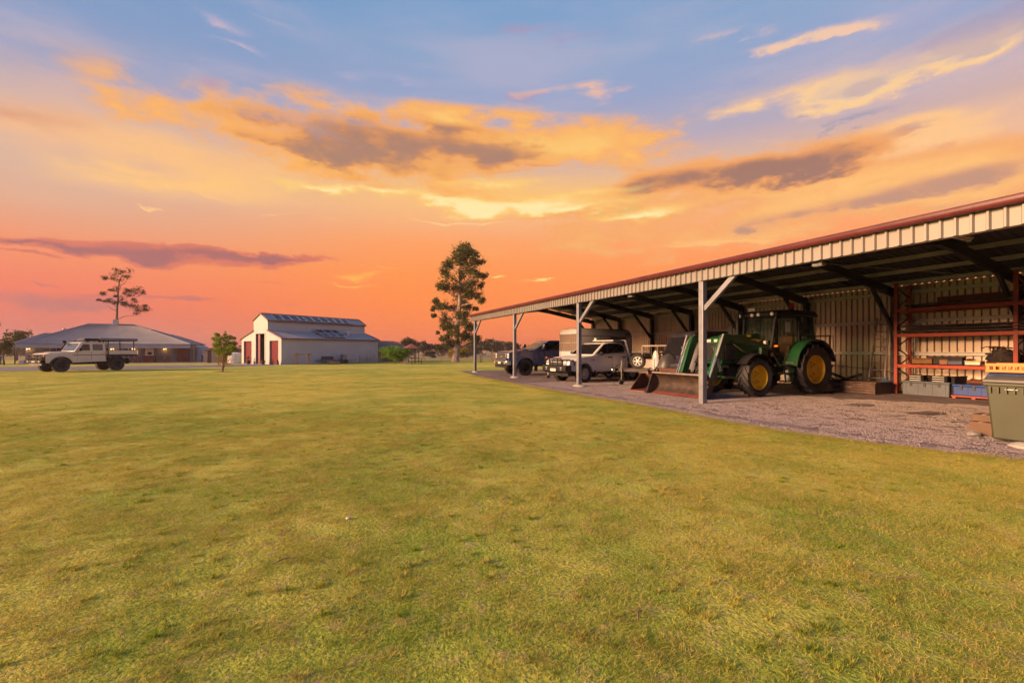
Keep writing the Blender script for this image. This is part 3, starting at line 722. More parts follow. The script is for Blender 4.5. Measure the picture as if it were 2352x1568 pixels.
# ------------------------------------------------------------------ the tall gum beside the shed
def gum():
    D0 = 71.0; rg = random.Random(21)
    def cv(x, y, d=0.0): return at((1580 + x * .3191) / 1.6327, (880 + y * .3191) / 1.6327, D0 + d)
    base = cv(400, 1488); base.z = gz(base.x, base.y) - .15
    t = thing('gum_tree', 'tall ragged gum tree standing alone in the paddock left of the shed', 'tree', base)
    px = .3191 / 1.6327 * D0 / F
    clumps = [(510, 150, 70), (450, 190, 80), (580, 200, 70), (520, 230, 100), (400, 260, 70), (640, 280, 60), (700, 310, 50), (330, 310, 60), (290, 370, 60), (450, 300, 80), (560, 330, 80), (250, 430, 50), (300, 480, 80), (480, 470, 50), (560, 430, 70), (640, 460, 60), (720, 480, 45), (620, 540, 80), (700, 590, 40), (240, 610, 50), (300, 620, 60), (400, 600, 80), (480, 620, 80), (560, 640, 80), (660, 720, 70), (700, 760, 40), (440, 720, 70), (540, 720, 60), (160, 780, 40), (200, 820, 60), (280, 830, 60), (360, 850, 50), (150, 870, 30), (145, 945, 25), (290, 980, 50), (250, 1040, 50), (480, 830, 60), (560, 830, 60), (640, 870, 30), (430, 920, 70), (520, 950, 50), (360, 1060, 50), (300, 1100, 40), (500, 1050, 60), (570, 1080, 60), (620, 1080, 40), (240, 1220, 35), (330, 1180, 50), (400, 1150, 60), (520, 1170, 70), (600, 1200, 60), (660, 1250, 45), (300, 1280, 60), (400, 1290, 60), (480, 1240, 50), (215, 1330, 30), (195, 1150, 18)]
    cr = MB(); tr_ = MB(); spine = [(400, 1488), (412, 1320), (425, 1100), (440, 900), (450, 700), (445, 500), (460, 300), (505, 170)]
    sp3 = [cv(*q) - base for q in spine]; sp3[0].z = -.1
    for i in range(len(sp3) - 1): pass
    rad = [.62, .44, .36, .30, .24, .18, .12, .05]
    q = []; rr = []
    for i in range(len(sp3) - 1):
        for j in range(3): q.append(sp3[i].lerp(sp3[i + 1], j / 3) + Vector((rg.gauss(0, .05), rg.gauss(0, .05), 0))); rr.append(rad[i] + (rad[i + 1] - rad[i]) * j / 3)
    rr[0] = .75; rr[1] = .58
    tr_.tube(q + [sp3[-1]], rr + [.05], 9); tr_.build('trunk', M['bark'], t)
    for i, (x, y, r) in enumerate(clumps):
        dd = rg.uniform(-1, 1) * 2.2; c = cv(x, y, dd) - base; k_ = r * px
        for _ in range(3):
            o = Vector((rg.gauss(0, .45), rg.gauss(0, .6), rg.gauss(0, .4))) * k_
            leaves(cr, c + o, (k_ * 1.0, k_ * 1.2, k_ * .9), int(52 + r * 1.2), .16, rg, .6)
        leaves(cr, c, (k_ * 1.7, k_ * 1.7, k_ * 1.5), int(18 + r * .5), .13, rg, .8)
        yb = min(1440, y + rg.uniform(60, 170))
        for a_, b_ in zip(spine, spine[1:]):
            if b_[1] <= yb <= a_[1]: f = (a_[1] - yb) / (a_[1] - b_[1]); root = cv(a_[0] + (b_[0] - a_[0]) * f, yb) - base; break
        bl = MB(); limb(bl, [root, root.lerp(c, .55) + Vector((0, 0, -.15)), c], .04 + .10 * min(1, (c - root).length / 4), .02, rg, 5, .06)
        bl.build('limb', M['bark'], t)
    cr.build('crown', M['gum'], t, recalc=False)
    dead = MB(); limb(dead, [cv(385, 1480) - base, cv(372, 1450) - base, cv(365, 1420) - base], .16, .05, rg); dead.build('stump', M['dbark'], t)
gum()

# slender tree behind the house
def slender():
    D0 = 88.0; rg = random.Random(5)
    def cv(x, y, d=0.0): return at(x * .25, 551.2 + y * .25, D0 + d)
    base = cv(1068, 900); base.z = gz(base.x, base.y)
    t = thing('slender_tree', 'slender open-branched tree rising behind the house roof', 'tree', base); px = .25 * D0 / F
    clumps = [(1110, 290, 30), (1160, 310, 40), (1190, 350, 32), (1090, 340, 36), (1000, 350, 30), (968, 345, 20), (1060, 450, 30), (1010, 465, 20), (940, 485, 28), (1200, 460, 42), (1270, 470, 45), (1310, 480, 24), (1230, 490, 36), (1150, 480, 28), (930, 553, 22), (1000, 560, 28), (1050, 560, 28), (1110, 530, 36), (1140, 580, 30), (1180, 590, 34), (1240, 560, 26), (1220, 620, 36), (1290, 640, 55), (1340, 610, 24), (1360, 650, 32), (1260, 660, 30), (1050, 520, 14)]
    def L(*a_): return [cv(*q) - base for q in a_]
    tr_ = MB(); sp_ = L((1068, 770), (1078, 620), (1085, 450), (1095, 370), (1125, 320)); limb(tr_, [Vector((0, 0, 0))] + sp_, .26, .04, rg, 7, .04); tr_.build('trunk', M['dbark'], t)
    for a_ in (((1072, 735), (1140, 700), (1240, 692), (1300, 655)), ((1080, 590), (1130, 520), (1230, 470), (1300, 480)), ((1078, 640), (1050, 590), (960, 558), (930, 553)), ((1088, 430), (1150, 390), (1185, 350)), ((1080, 560), (1160, 590), (1220, 620)), ((1084, 480), (1030, 462), (940, 485)), ((1092, 390), (1040, 355), (970, 345)), ((1076, 660), (1020, 625), (985, 590))):
        b_ = MB(); limb(b_, L(*a_), .075, .02, rg, 5, .05); b_.build('limb', M['dbark'], t)
    cr = MB()
    for x, y, r in clumps:
        c = cv(x, y, rg.uniform(-1, 1) * 1.2) - base; k_ = r * px
        for _ in range(2): leaves(cr, c + Vector((rg.gauss(0, .4), rg.gauss(0, .5), rg.gauss(0, .35))) * k_, (k_ * 1.2, k_ * 1.2, k_ * .75), int(60 + r * 1.4), .12, rg, .75)
    cr.build('crown', M['gum_dark'], t, recalc=False)
slender()

# young tree on the lawn
def young():
    D0 = 31.0; rg = random.Random(9)
    def cv(x, y, d=0.0): return at((360 + x * .2551) / 1.6327, (1140 + y * .2551) / 1.6327, D0 + d)
    base = cv(1860, 992); base.z = gz(base.x, base.y) - .02; px = .2551 / 1.6327 * D0 / F
    t = thing('young_tree', 'small bushy bright-green tree alone on the lawn before the barn', 'tree', base)
    cr = MB()
    for x, y, r in [(1780, 450, 40), (1740, 510, 40), (1800, 520, 60), (1880, 500, 60), (1960, 490, 50), (2030, 500, 30), (1900, 445, 22), (1780, 580, 60), (1870, 590, 80), (1970, 580, 70), (2040, 580, 40), (1770, 660, 50), (1850, 670, 70), (1950, 670, 70), (2020, 660, 50), (1800, 720, 50), (1880, 740, 50), (1960, 730, 40), (1905, 408, 9), (1990, 640, 60), (1760, 615, 36)]:
        c = cv(x, y, rg.uniform(-.4, .4)) - base; k_ = r * px; leaves(cr, c, (k_, k_ * 1.25, k_ * .85), int(r * 4.0), .055, rg, .5)
    cr.build('crown', M['lime'], t, recalc=False)
    lo = MB()
    for _ in range(150):
        c = cv(rg.uniform(1775, 2005), rg.uniform(730, 915), rg.uniform(-.3, .3)) - base; leaves(lo, c, (.09, .09, .07), 5, .04, rg)
    lo.build('lower_leaves', M['golden'], t, recalc=False)
    tr_ = MB(); limb(tr_, [Vector((0, 0, 0)), cv(1868, 860) - base, cv(1878, 700) - base, cv(1890, 540) - base], .075, .02, rg, 7, .015); tr_.build('trunk', M['wood'], t)
    for i in range(16):
        e = cv(rg.uniform(1750, 2030), rg.uniform(560, 860), rg.uniform(-.35, .35)) - base; a_ = cv(1865, rg.uniform(850, 985)) - base
        b_ = MB(); limb(b_, [a_, a_.lerp(e, .5) + Vector((0, 0, -.05)), e], .018, .006, rg, 4, .012); b_.build('twig', M['wood'], t)
    shade_disc = MB(); shade_disc.sphere((.05, 0, .0), (.75, .5, .05), 18, 6); shade_disc.build('shade_patch', mat('shade_disc', (.05, .035, .022), .95, 0, .4, 20, .6, 60), t)  # dark disc on the grass stands in for the tree's shadow
young()
def shrub(name, label, px, dist, w, h, mt, n, size, seed, trunk=True, group=None):
    rg = random.Random(seed); b_ = foot(px, dist); t = thing(name, label, 'tree' if trunk else 'bush', b_, 0, group); cr = MB()
    for _ in range(n):
        an = rg.uniform(0, 2 * pi); rr = rg.random() ** .6 * .36; zc = rg.uniform(.30, .80) if not trunk else rg.uniform(.48, .86)
        k_ = rg.uniform(.14, .24); c = (cos(an) * rr * w, sin(an) * rr * w, zc * h * (1 - .25 * rr)); leaves(cr, c, (k_ * w, k_ * w, k_ * h * .9), 90, size, rg, .5)
    cr.build('crown', mt, t, recalc=False)
    tr_ = MB(); limb(tr_, [(0, 0, -.05), (.05, 0, h * .3), (0, .05, h * .7)], .035 * h if trunk else .06, .02, rg, 6, .03); tr_.build('trunk', M['dbark'], t)
    return t
shrub('round_bush', 'dense rounded bright-green bush at the right end of the barn', 908, 60.5, 4.5, 2.65, M['bushy'], 52, .12, 31, False)
shrub('paddock_tree', 'round dark tree behind the gazebo beyond the barn', 937, 120, 4.6, 5.6, M['gum'], 30, .28, 32)
shrub('golden_shrub', 'low yellow-green shrub just behind the tall gum trunk', 1052, 84, 4.4, 2.6, M['golden'], 26, .16, 33, False)
shrub('dark_shrub', 'small dark shrub in the paddock left of the gum trunk', 988, 96, 2.6, 1.9, M['gum_dark'], 16, .16, 34, False)
shrub('house_tree', 'dark rounded tree behind the left end of the house', 38, 80, 3.6, 6.0, M['gum'], 15, .26, 35)
shrub('edge_tree', 'loose-leaved tree cut by the left edge of the picture', -52, 47, 3.6, 5.9, M['gum_dark'], 7, .15, 36)
shrub('fence_shrub', 'wispy layered shrub by the fence at the left edge', 8, 56, 2.6, 3.6, M['gum'], 12, .13, 37)
for i, (px_, d_, w_, h_) in enumerate(((1128, 150, 9, 6.3), (1138, 168, 8, 7.0), (1172, 160, 7, 5.6), (1090, 175, 8, 6.6), (972, 160, 8, 6.2), (1010, 185, 7, 6.0))):
    lab = ['bushy far tree framed between the two farthest shed posts, left one', 'taller far tree framed between the two farthest shed posts, right one', 'far tree just left of the blue truck bonnet', 'far tree touching the end post of the shed', 'far tree behind the gazebo roof', 'far tree left of the gum trunk in the distant wood'][i]
    shrub('far_tree', lab, px_, d_, w_, h_, M['wood_far'], 22, .5, 50 + i, True, 'single trees before the distant wood')
# the distant wood: one mass
rg = random.Random(77); mb = MB()
for i in range(330):
    x = rg.uniform(-420, 380); y = rg.uniform(185, 260); h = rg.uniform(4.2, 7.8); w = rg.uniform(5, 10); z0 = gz(x, y)
    for _ in range(3): leaves(mb, (x + rg.uniform(-.3, .3) * w, y, z0 + h * rg.uniform(.35, .68)), (w * .42, w * .4, h * .36), 26, .85, rg, .5)
    leaves(mb, (x, y, z0 + h * .3), (w * .6, w * .4, h * .34), 26, .9, rg)
tag(structure(mb.build('distant_wood', M['wood_far'], recalc=False), 'stuff'), 'distant hazy wood along the horizon', 'wood')

# ------------------------------------------------------------------ paddock fence
fe = thing('paddock_fence', 'low post and wire fence across the far paddock', 'fence', (0, 84, 0))
pm = MB().box(-.06, .06, -.06, .06, 0, 1.25).mesh('fence_post'); pm.materials.append(M['wood'])
for i in range(44):
    x = -72 + i * 3.1
    if -52 < x < -19: continue
    o = link('fence_post', pm, fe); o.location = (x, .1 * sin(i * 1.7), gz(x, 84) - .05); o.scale = (1, 1, .9 + .2 * ((i * 37) % 10) / 10)
for z in (.45, .8, 1.1): MB().tube([(x, 0, gz(x, 84) + z) for x in range(-18, 66, 6)], .012, 4).build('wire', M['purl'], fe)
for i, (px_, d_, h_) in enumerate(((1103, 66, 1.7), (1107, 70, 1.8), (1143, 64, 1.7), (1146, 60, 1.8), (1164, 62, 1.7), (1131, 68, 1.9))):
    b_ = foot(px_, d_); t = thing('yard_post', ['first', 'second', 'third', 'fourth', 'fifth', 'pale'][i] + (' dark yard post from the left in the paddock behind the end bay' if i < 5 else ' yard post with a short rail in the paddock behind the end bay'), 'post', b_, 0, 'yard posts in the paddock')
    MB().box(-.05, .05, -.05, .05, -.05, h_).build('post', M['dwood'] if i < 5 else M['wood'], t); MB().box(-.06, .06, -.06, .06, h_, h_ + .04).build('cap', M['dkst'], t)

# ------------------------------------------------------------------ the house
HR = 0.4435
house = thing('farm_house', 'low grey hip-roofed house with lit verandah behind the parked ute', 'house', (-66.3, 60.0, -.42), HR)
M['roof'] = mat('house_roof', (.25, .235, .225), .75, 0, .10, .6)
M['valance'] = mat('valance_sheet', (.34, .34, .36), .5, .2, .08, 1.0)
M['hwall'] = mat('house_wall', (.22, .21, .20), .7, 0, .12, 1.0)
def corr(p00, p10, p11, p01, pitch, h):
    """A corrugated sheet between four corners; the ribs run from the first edge to the last."""
    a_, b_, c_, d_ = (Vector(q) for q in (p00, p10, p11, p01)); n = max(2, int((b_ - a_).length / pitch)); nr = (b_ - a_).cross(d_ - a_).normalized()
    q = []
    for i in range(2 * n + 1):
        f = i / (2 * n); o = nr * (h if i % 2 else 0); q += [a_.lerp(b_, f) + o, d_.lerp(c_, f) + o]
    return MB().add(q, [(2 * i, 2 * i + 2, 2 * i + 3, 2 * i + 1) for i in range(2 * n)])
def hip(parent, x0, x1, y0, y1, ze, rx0, rx1, ry, zr_, name='roof'):
    A, B_, C_, D_ = (x0, y0, ze), (x1, y0, ze), (x1, y1, ze), (x0, y1, ze); E_, F_ = (rx0, ry, zr_), (rx1, ry, zr_)
    r_ = corr(A, B_, F_, E_, .16, .03).build(name, M['roof'], parent, recalc=False, smooth=False)
    corr(B_, C_, F_, F_, .16, .03).build('roof_slope', M['roof'], r_, recalc=False, smooth=False)
    corr(C_, D_, E_, F_, .16, .03).build('roof_slope', M['roof'], r_, recalc=False, smooth=False)
    corr(D_, A, E_, E_, .16, .03).build('roof_slope', M['roof'], r_, recalc=False, smooth=False)
    for a_, b_ in ((A, E_), (B_, F_), (C_, F_), (D_, E_), (E_, F_)):
        MB().tube([(a_[0], a_[1], a_[2] + .04), (b_[0], b_[1], b_[2] + .05)], .07, 6).build('ridge_cap', M['roof'], r_)
    return r_
main = hip(house, .6, 19.8, 0, 13, 2.75, 6.0, 11.4, 6.5, 5.77)
hip(house, 0, 9, .6, 10.5, 2.76, 1.6, 7, 5, 4.23)
hip(house, 12, 19.6, 6.5, 13.6, 2.77, 14.2, 15.8, 10, 4.35)
MB().box(8.9, 9.5, 6.2, 6.8, 5.7, 6.55).build('flue', M['zinc'], main)
for x, y, z in ((3.9, 4.6, 4.75), (13.9, 4.8, 4.85)):
    v = MB().cyl((x, y, z - .3), (x, y, z), .14, n=10).sphere((x, y, z + .12), (.26, .26, .17), 12, 6).build('roof_ventilator', M['zinc'], main)
va = corr((.4, -.02, 2.16), (19.8, -.02, 2.16), (19.8, -.02, 2.68), (.4, -.02, 2.68), .14, .025).build('valance', M['valance'], house, recalc=False, smooth=False)
MB().box(.3, 19.9, -.12, -.03, 2.66, 2.78).build('gutter', M['roof'], house)
MB().box(.6, 19.5, 2.4, 2.55, 0, 2.7).build('front_wall', M['hwall'], house)
MB().box(19.3, 19.5, 2.56, 12.8, 0, 2.7).build('side_wall', M['hwall'], house); MB().box(.6, .8, 2.56, 12.8, 0, 2.7).build('side_wall', M['hwall'], house)
MB().box(0, 19.8, -.3, 2.39, -.1, .06).build('verandah_floor', mat('verandah_slab', (.20, .14, .13), .8), house)
for i in range(24):
    MB().box(.9 + i * .78, .93 + i * .78, 2.37, 2.398, .1, 2.6).build('wall_batten', M['hwall'], house)
for x in (.5, 4.2, 8.0, 11.6, 15.4, 19.5): MB().box(x - .05, x + .05, .05, .15, .06, 2.3).build('verandah_post', M['dkst'], house)
tm = mat('stained_timber', (.20, .055, .03), .55, 0, .25, 3)
for i in range(3):
    d_ = MB().box(17.65 + i * .58, 18.2 + i * .58, 2.33, 2.395, .1, 2.25).build('timber_panel', tm, house)
    for k_ in range(6): MB().box(17.68 + i * .58, 18.17 + i * .58, 2.315, 2.33, .15 + k_ * .35, .44 + k_ * .35).build('slat', tm, d_)
for x in (3.2, 5.2, 8.3, 11.2):
    d_ = MB().box(x, x + 1.2, 2.36, 2.395, .15 if x in (5.2,) else .8, 2.15).build('window', M['dglass'], house); MB().box(x - .05, x + 1.25, 2.33, 2.36, 2.15, 2.22).build('frame', M['white'], d_); MB().box(x - .05, x + 1.25, 2.33, 2.36, (.1 if x == 5.2 else .74), (.15 if x == 5.2 else .8)).build('sill', M['white'], d_)
    for xe in (x - .05, x + .58, x + 1.2): MB().box(xe, xe + .05, 2.335, 2.362, .15 if x == 5.2 else .8, 2.15).build('frame', M['white'], d_)
# brick barbecue
bq = thing('brick_barbecue', 'red brick barbecue with pale hood against the house wall', 'barbecue', house.matrix_basis @ Vector((14.45, 2.0, .06)), HR)
bk = mat('red_brick', (.26, .07, .035), .85, 0, .3, 9)
bme = MB().box(0, .21, 0, .1, 0, .072).mesh('brick'); bme.materials.append(bk)
MB().box(-.62, .62, -.26, .28, 0, .9).build('core', M['dwood'], bq)
for r_ in range(11):
    for c_ in range(6):
        o = link('brick', bme, bq); o.location = (-.66 + c_ * .222 - (.1 if r_ % 2 else 0), -.33, .008 + r_ * .083)
MB().prism([(-.62, 1.0), (.62, 1.0), (.55, 1.25), (.5, 2.2), (-.5, 2.2), (-.55, 1.25)], -.2, .3).build('hood', M['cream'], bq, .02)
MB().box(-.2, .25, -.29, -.205, 1.15, 1.5).build('grill', M['black'], bq)
# lit lamps along the verandah
bulb = bpy.data.materials.new('lit_bulb'); bulb.use_nodes = True; b_ = bulb.node_tree.nodes['Principled BSDF']; b_.inputs['Emission Color'].default_value = (1, .50, .16, 1); b_.inputs['Emission Strength'].default_value = 2.2
for i, (x, lab) in enumerate(((.95, 'lit verandah lamp near the left end of the house'), (9.95, 'lit verandah lamp just behind the ute cab'), (12.4, 'lit verandah lamp above the ute tray'), (16.2, 'lit verandah lamp right of the brick barbecue'))):
    w_ = house.matrix_basis @ Vector((x, 2.28, 1.95)); t = thing('wall_lamp', lab, 'lamp', w_, HR, 'verandah lamps of the house')
    MB().box(-.05, .05, .06, .11, -.1, .1).build('back_plate', M['black'], t)
    for s_ in (-.13, .13):
        MB().tube([(0, .06, 0), (s_ * .6, .0, -.06), (s_, -.02, 0)], .012, 5).build('arm', M['black'], t); MB().sphere((s_, -.02, .06), .055, 10, 6).build('bulb', bulb, t)
    ld = bpy.data.lights.new('wall_lamp_light', 'POINT'); ld.energy = 6; ld.color = (1, .5, .2); ld.shadow_soft_size = .08
    lo = bpy.data.objects.new('wall_lamp_light', ld); COL.objects.link(lo); lo.parent = t; lo.location = (0, -.18, .05)
# verandah things
def hv(x, y, z=.06): return house.matrix_basis @ Vector((x, y, z))
def garden_chair(label, x, y, rz):
    t = thing('garden_chair', label, 'chair', hv(x, y), HR + rz, 'timber chairs on the verandah')
    MB().box(-.28, .28, -.25, .25, .38, .43).build('seat', tm, t)
    for i in range(4): MB().box(-.26 + i * .15, -.17 + i * .15, .2, .24, .45, .95).build('back_slat', tm, t)
    for sx_ in (-.24, .24):
        for sy_ in (-.2, .2): MB().box(sx_ - .03, sx_ + .03, sy_ - .03, sy_ + .03, 0, .38).build('leg', tm, t)
for i, (x, y, a_) in enumerate(((15.95, .9, .2), (16.8, .9, -.2), (12.6, .9, .3), (13.3, .8, -.1))):
    garden_chair(['timber chair under the lamp right of the barbecue, left of the pair', 'timber chair under the lamp right of the barbecue, right of the pair', 'timber chair left of the barbecue, farther from it', 'timber chair left of the barbecue, nearer to it'][i], x, y, a_)
def drum_bin(label, pos, c_, h=1.05, w=.56, rz=0, name='wheelie_bin', cat='bin', lidc=None):
    t = thing(name, label, cat, pos, rz); m_ = mat('bin_plastic', c_, .55, 0, .12, 3); ml = m_ if lidc is None else mat('bin_lid', lidc, .5, 0, .1, 3)
    w0 = w * .80; mb = MB(); k_ = []
    for z, ww in ((.05, w0), (h * .9, w)):
        k_ += [(-ww / 2, -ww * .56, z), (ww / 2, -ww * .56, z), (ww / 2, ww * .56, z), (-ww / 2, ww * .56, z)]
    mb.add(k_, [(3, 2, 1, 0), (4, 5, 6, 7), (0, 1, 5, 4), (1, 2, 6, 5), (2, 3, 7, 6), (3, 0, 4, 7)]); mb.build('body', m_, t, .03)
    MB().box(-w / 2 - .025, w / 2 + .025, -w * .56 - .025, w * .56 + .02, h * .86, h * .905).build('rim', m_, t, .01)
    lp = [(-w * .60, h * .91), (w * .62, h * .91), (w * .62, h * .95), (w * .3, h * 1.0), (-w * .3, h * 1.0), (-w * .60, h * .95)]
    l_ = MB(); l_.add([(-w / 2 - .03, y, z) for y, z in lp] + [(w / 2 + .03, y, z) for y, z in lp], [tuple(range(6)), tuple(range(11, 5, -1))] + [(i, (i + 1) % 6, 6 + (i + 1) % 6, 6 + i) for i in range(6)]); l_.build('lid', ml, t, .012)
    MB().cyl((-w * .4, w * .62, h * .88), (w * .4, w * .62, h * .88), .018, n=8).build('handle', m_, t)
    for sx_ in (-w * .38, w * .38): MB().cyl((sx_ - .03, w * .45, .10), (sx_ + .03, w * .45, .10), .10, n=14).build('wheel', M['rubber'], t)
    return t
drum_bin('blue wheelie bin at the left end of the house verandah', hv(-.6, -1.2, .0), (.03, .07, .20), rz=HR)
# white box by the lamp, water tank stripes at the right end
t = thing('storage_tub', 'white tub standing under the left verandah lamp', 'tub', hv(.7, 1.3), HR); MB().box(-.3, .3, -.2, .2, 0, .42).build('body', M['white'], t, .03); MB().box(-.32, .32, -.22, .22, .42, .46).build('lid', M['white'], t, .01)
tk = thing('water_tank', 'ribbed pale grey tank at the right end of the house', 'tank', hv(20.7, 3.2, 0), HR); tkm = MB(); pr = []
for i in range(9): pr += [(.85, .05 + i * .26), (.90, .12 + i * .26), (.90, .2 + i * .26), (.85, .27 + i * .26)]
tkm.lathe([(0.001, .02)] + pr + [(.5, 2.55), (.001, 2.6)], n=28, axis='z'); tkm.build('shell', M['valance'], tk); MB().cyl((0, 0, 2.55), (0, 0, 2.68), .28, n=16).build('hatch', M['dkst'], tk)
drum_bin('dark bin beside the ribbed tank at the house corner', hv(21.3, 1.2, 0), (.03, .03, .045), rz=HR + .3)
# masonry entry pier and panel fence between house and barn
wl = thing('panel_fence', 'low tan panel fence between the house and the barn', 'fence', foot(470, 68), HR - .1)
for i in range(4):
    MB().box(-.2 + i * 2.0, 1.74 + i * 2.0, -.03, .03, .05, 1.55).build('panel', mat('tan_panel', (.30, .23, .17), .8, 0, .12, 2), wl); MB().box(1.74 + i * 2.0, 1.80 + i * 2.0, -.05, .05, 0, 1.6).build('post', M['dwood'], wl)
pl = thing('garden_pier', 'dark stone pier with a flat cap before the tan fence', 'pier', foot(481, 66), HR); MB().box(-.22, .22, -.22, .22, 0, 1.75).build('shaft', M['dwood'], pl, .02); MB().box(-.55, .55, -.35, .35, 1.75, 1.88).build('cap', M['dwood'], pl, .02)
# wire fence at the left edge
wf = thing('wire_fence', 'dark upright-bar fence left of the house verandah', 'fence', hv(-6.4, -.4, 0), HR)
for i in range(34): MB().box(i * .18, i * .18 + .025, -.012, .012, .1, 1.75).build('bar', M['dkst'], wf)
for z in (.12, 1.0, 1.72): MB().box(0, 6.1, -.02, .02, z, z + .05).build('rail', M['dkst'], wf)

# ------------------------------------------------------------------ the barn
BR = R(57.4); BZ = gz(-28.9, 57) - .02
barn = thing('barn', 'pale green-grey steel barn with raised centre aisle and red roller doors', 'barn', (-28.9, 57.0, BZ), BR)
def bv(x, y, z=0.0): return barn.matrix_basis @ Vector((x, y, z))
M['barnw'] = mat('barn_wall', (.37, .385, .38), .6, .05, .07, .5)
M['barnr'] = mat('barn_roof', (.30, .285, .265), .75, 0, .08, .5)
M['barnred'] = mat('barn_red', (.16, .024, .03), .45, 0, .12, 2)
BL = 15.4; V1, V2, BW = 3.08, 6.44, 9.5; ZL, ZM, ZU, ZR = 3.35, 4.4, 5.72, 6.66
# front face built as pieces round the three openings
def fpanel(v0, v1, zf, name='front_panel'):
    pts = [(0, v0, zf[0]), (0, v1, zf[1]), (0, v1, zf[2]), (0, v0, zf[3])]
    return corr((0, v1, zf[1]), (0, v0, zf[0]), (0, v0, zf[3]), (0, v1, zf[2]), .1, .012).build(name, M['barnw'], barn, recalc=False, smooth=False)
lz = lambda v: ZL + (ZM - ZL) * v / V1 if v <= V1 else ZL + (ZM - ZL) * (BW - v) / (BW - V2)
uz = lambda v: ZU + (ZR - ZU) * (1 - abs(v - (V1 + V2) / 2) / ((V2 - V1) / 2))
for v0, v1, zb in ((0, .6, 0), (.6, 2.7, 3.05), (2.7, V1, 0), (V2, 6.9, 0), (6.9, 9.0, 3.05), (9.0, BW, 0)): fpanel(v0, v1, (zb, zb, lz(v1), lz(v0)))
vm = (V1 + V2) / 2
for v0, v1, zb in ((V1, 3.7, 0), (3.7, vm, 4.0), (vm, 6.0, 4.0), (6.0, V2, 0)): fpanel(v0, v1, (zb, zb, uz(v1), uz(v0)))
corr((0, 0, 0), (BL, 0, 0), (BL, 0, ZL), (0, 0, ZL), .12, .012).build('side_wall', M['barnw'], barn, recalc=False, smooth=False)
corr((BL, BW, 0), (0, BW, 0), (0, BW, ZL), (BL, BW, ZL), .12, .012).build('side_wall', M['barnw'], barn, recalc=False, smooth=False)
corr((0, V1, ZM - .1), (BL, V1, ZM - .1), (BL, V1, ZU), (0, V1, ZU), .12, .012).build('upper_wall', M['barnw'], barn, recalc=False, smooth=False)
corr((BL, V2, ZM - .1), (0, V2, ZM - .1), (0, V2, ZU), (BL, V2, ZU), .12, .012).build('upper_wall', M['barnw'], barn, recalc=False, smooth=False)
MB().add([(BL, 0, 0), (BL, BW, 0), (BL, BW, ZL), (BL, V2, ZM), (BL, V2, ZU), (BL, vm, ZR), (BL, V1, ZU), (BL, V1, ZM), (BL, 0, ZL)], [tuple(range(9))]).build('rear_wall', M['barnw'], barn, recalc=False)
e = .15
lr = corr((-.1, -e, ZL - .04), (BL + .1, -e, ZL - .04), (BL + .1, V1, ZM), (-.1, V1, ZM), .16, .025).build('lower_roof', M['barnr'], barn, recalc=False, smooth=False)
corr((BL + .1, BW + e, ZL - .04), (-.1, BW + e, ZL - .04), (-.1, V2, ZM), (BL + .1, V2, ZM), .16, .025).build('lower_roof', M['barnr'], barn, recalc=False, smooth=False)
ur = corr((-.1, V1 - e, ZU - .06), (BL + .1, V1 - e, ZU - .06), (BL + .1, vm, ZR), (-.1, vm, ZR), .16, .025).build('upper_roof', M['barnr'], barn, recalc=False, smooth=False)
corr((BL + .1, V2 + e, ZU - .06), (-.1, V2 + e, ZU - .06), (-.1, vm, ZR), (BL + .1, vm, ZR), .16, .025).build('upper_roof', M['barnr'], barn, recalc=False, smooth=False)
for a_, b_ in (((-.15, -e - .06, ZL - .06), (BL + .15, -e - .06, ZL - .06)), ((-.15, V1 - e - .06, ZU - .08), (BL + .15, V1 - e - .06, ZU - .08)), ((-.15, BW + e + .06, ZL - .06), (BL + .15, BW + e + .06, ZL - .06))): MB().bar(a_, b_, .13, .15).build('gutter', M['barnred'], barn)
for a_, b_ in (((0, -e, ZL), (0, V1, ZM)), ((0, V2, ZM), (0, BW + e, ZL)), ((0, V1 - e, ZU), (0, vm, ZR)), ((0, vm, ZR), (0, V2 + e, ZU)), ((BL, V1 - e, ZU), (BL, vm, ZR)), ((BL, -e, ZL), (BL, V1, ZM))):
    sg = -.12 if a_[0] == 0 else .12
    MB().bar((a_[0] + sg, a_[1], a_[2] + .02), (b_[0] + sg, b_[1], b_[2] + .02), .06, .16).build('barge_flashing', M['barnred'], barn)
MB().bar((-.15, vm, ZR + .05), (BL + .15, vm, ZR + .05), .3, .05).build('ridge_cap', M['barnred'], barn)
for v0, v1 in ((.6, 2.7), (6.9, 9.0)):
    d_ = corr((.16, v1, 0), (.16, v1, 3.05), (.16, v0, 3.05), (.16, v0, 0), .11, .045).build('roller_door', M['barnred'], barn, recalc=False)
    for v in (v0, v1): MB().box(-.02, .17, v - .05, v + .05, 0, 3.1).build('jamb', M['barnw'], d_)
    MB().box(.13, .2, v0 + .05, v1 - .05, .0, .08).build('bottom_rail', M['dkst'], d_)
for v in (3.7, 6.0): MB().box(-.03, .12, v - .08, v + .08, 0, 4.05).build('door_jamb', M['barnw'], barn)
MB().box(.2, .3, 5.25, 5.9, .05, 3.9).build('sliding_door', M['barnred'], barn); MB().box(-.05, .1, 3.6, 6.1, 4.0, 4.12).build('door_track', M['barnw'], barn)
MB().box(.05, BL - .05, .05, BW - .05, -.03, .03).build('floor_slab', M['conc'], barn)
MB().box(3.0, 3.1, V1, V2, .03, 4.2).build('inner_wall', M['dkst'], barn)
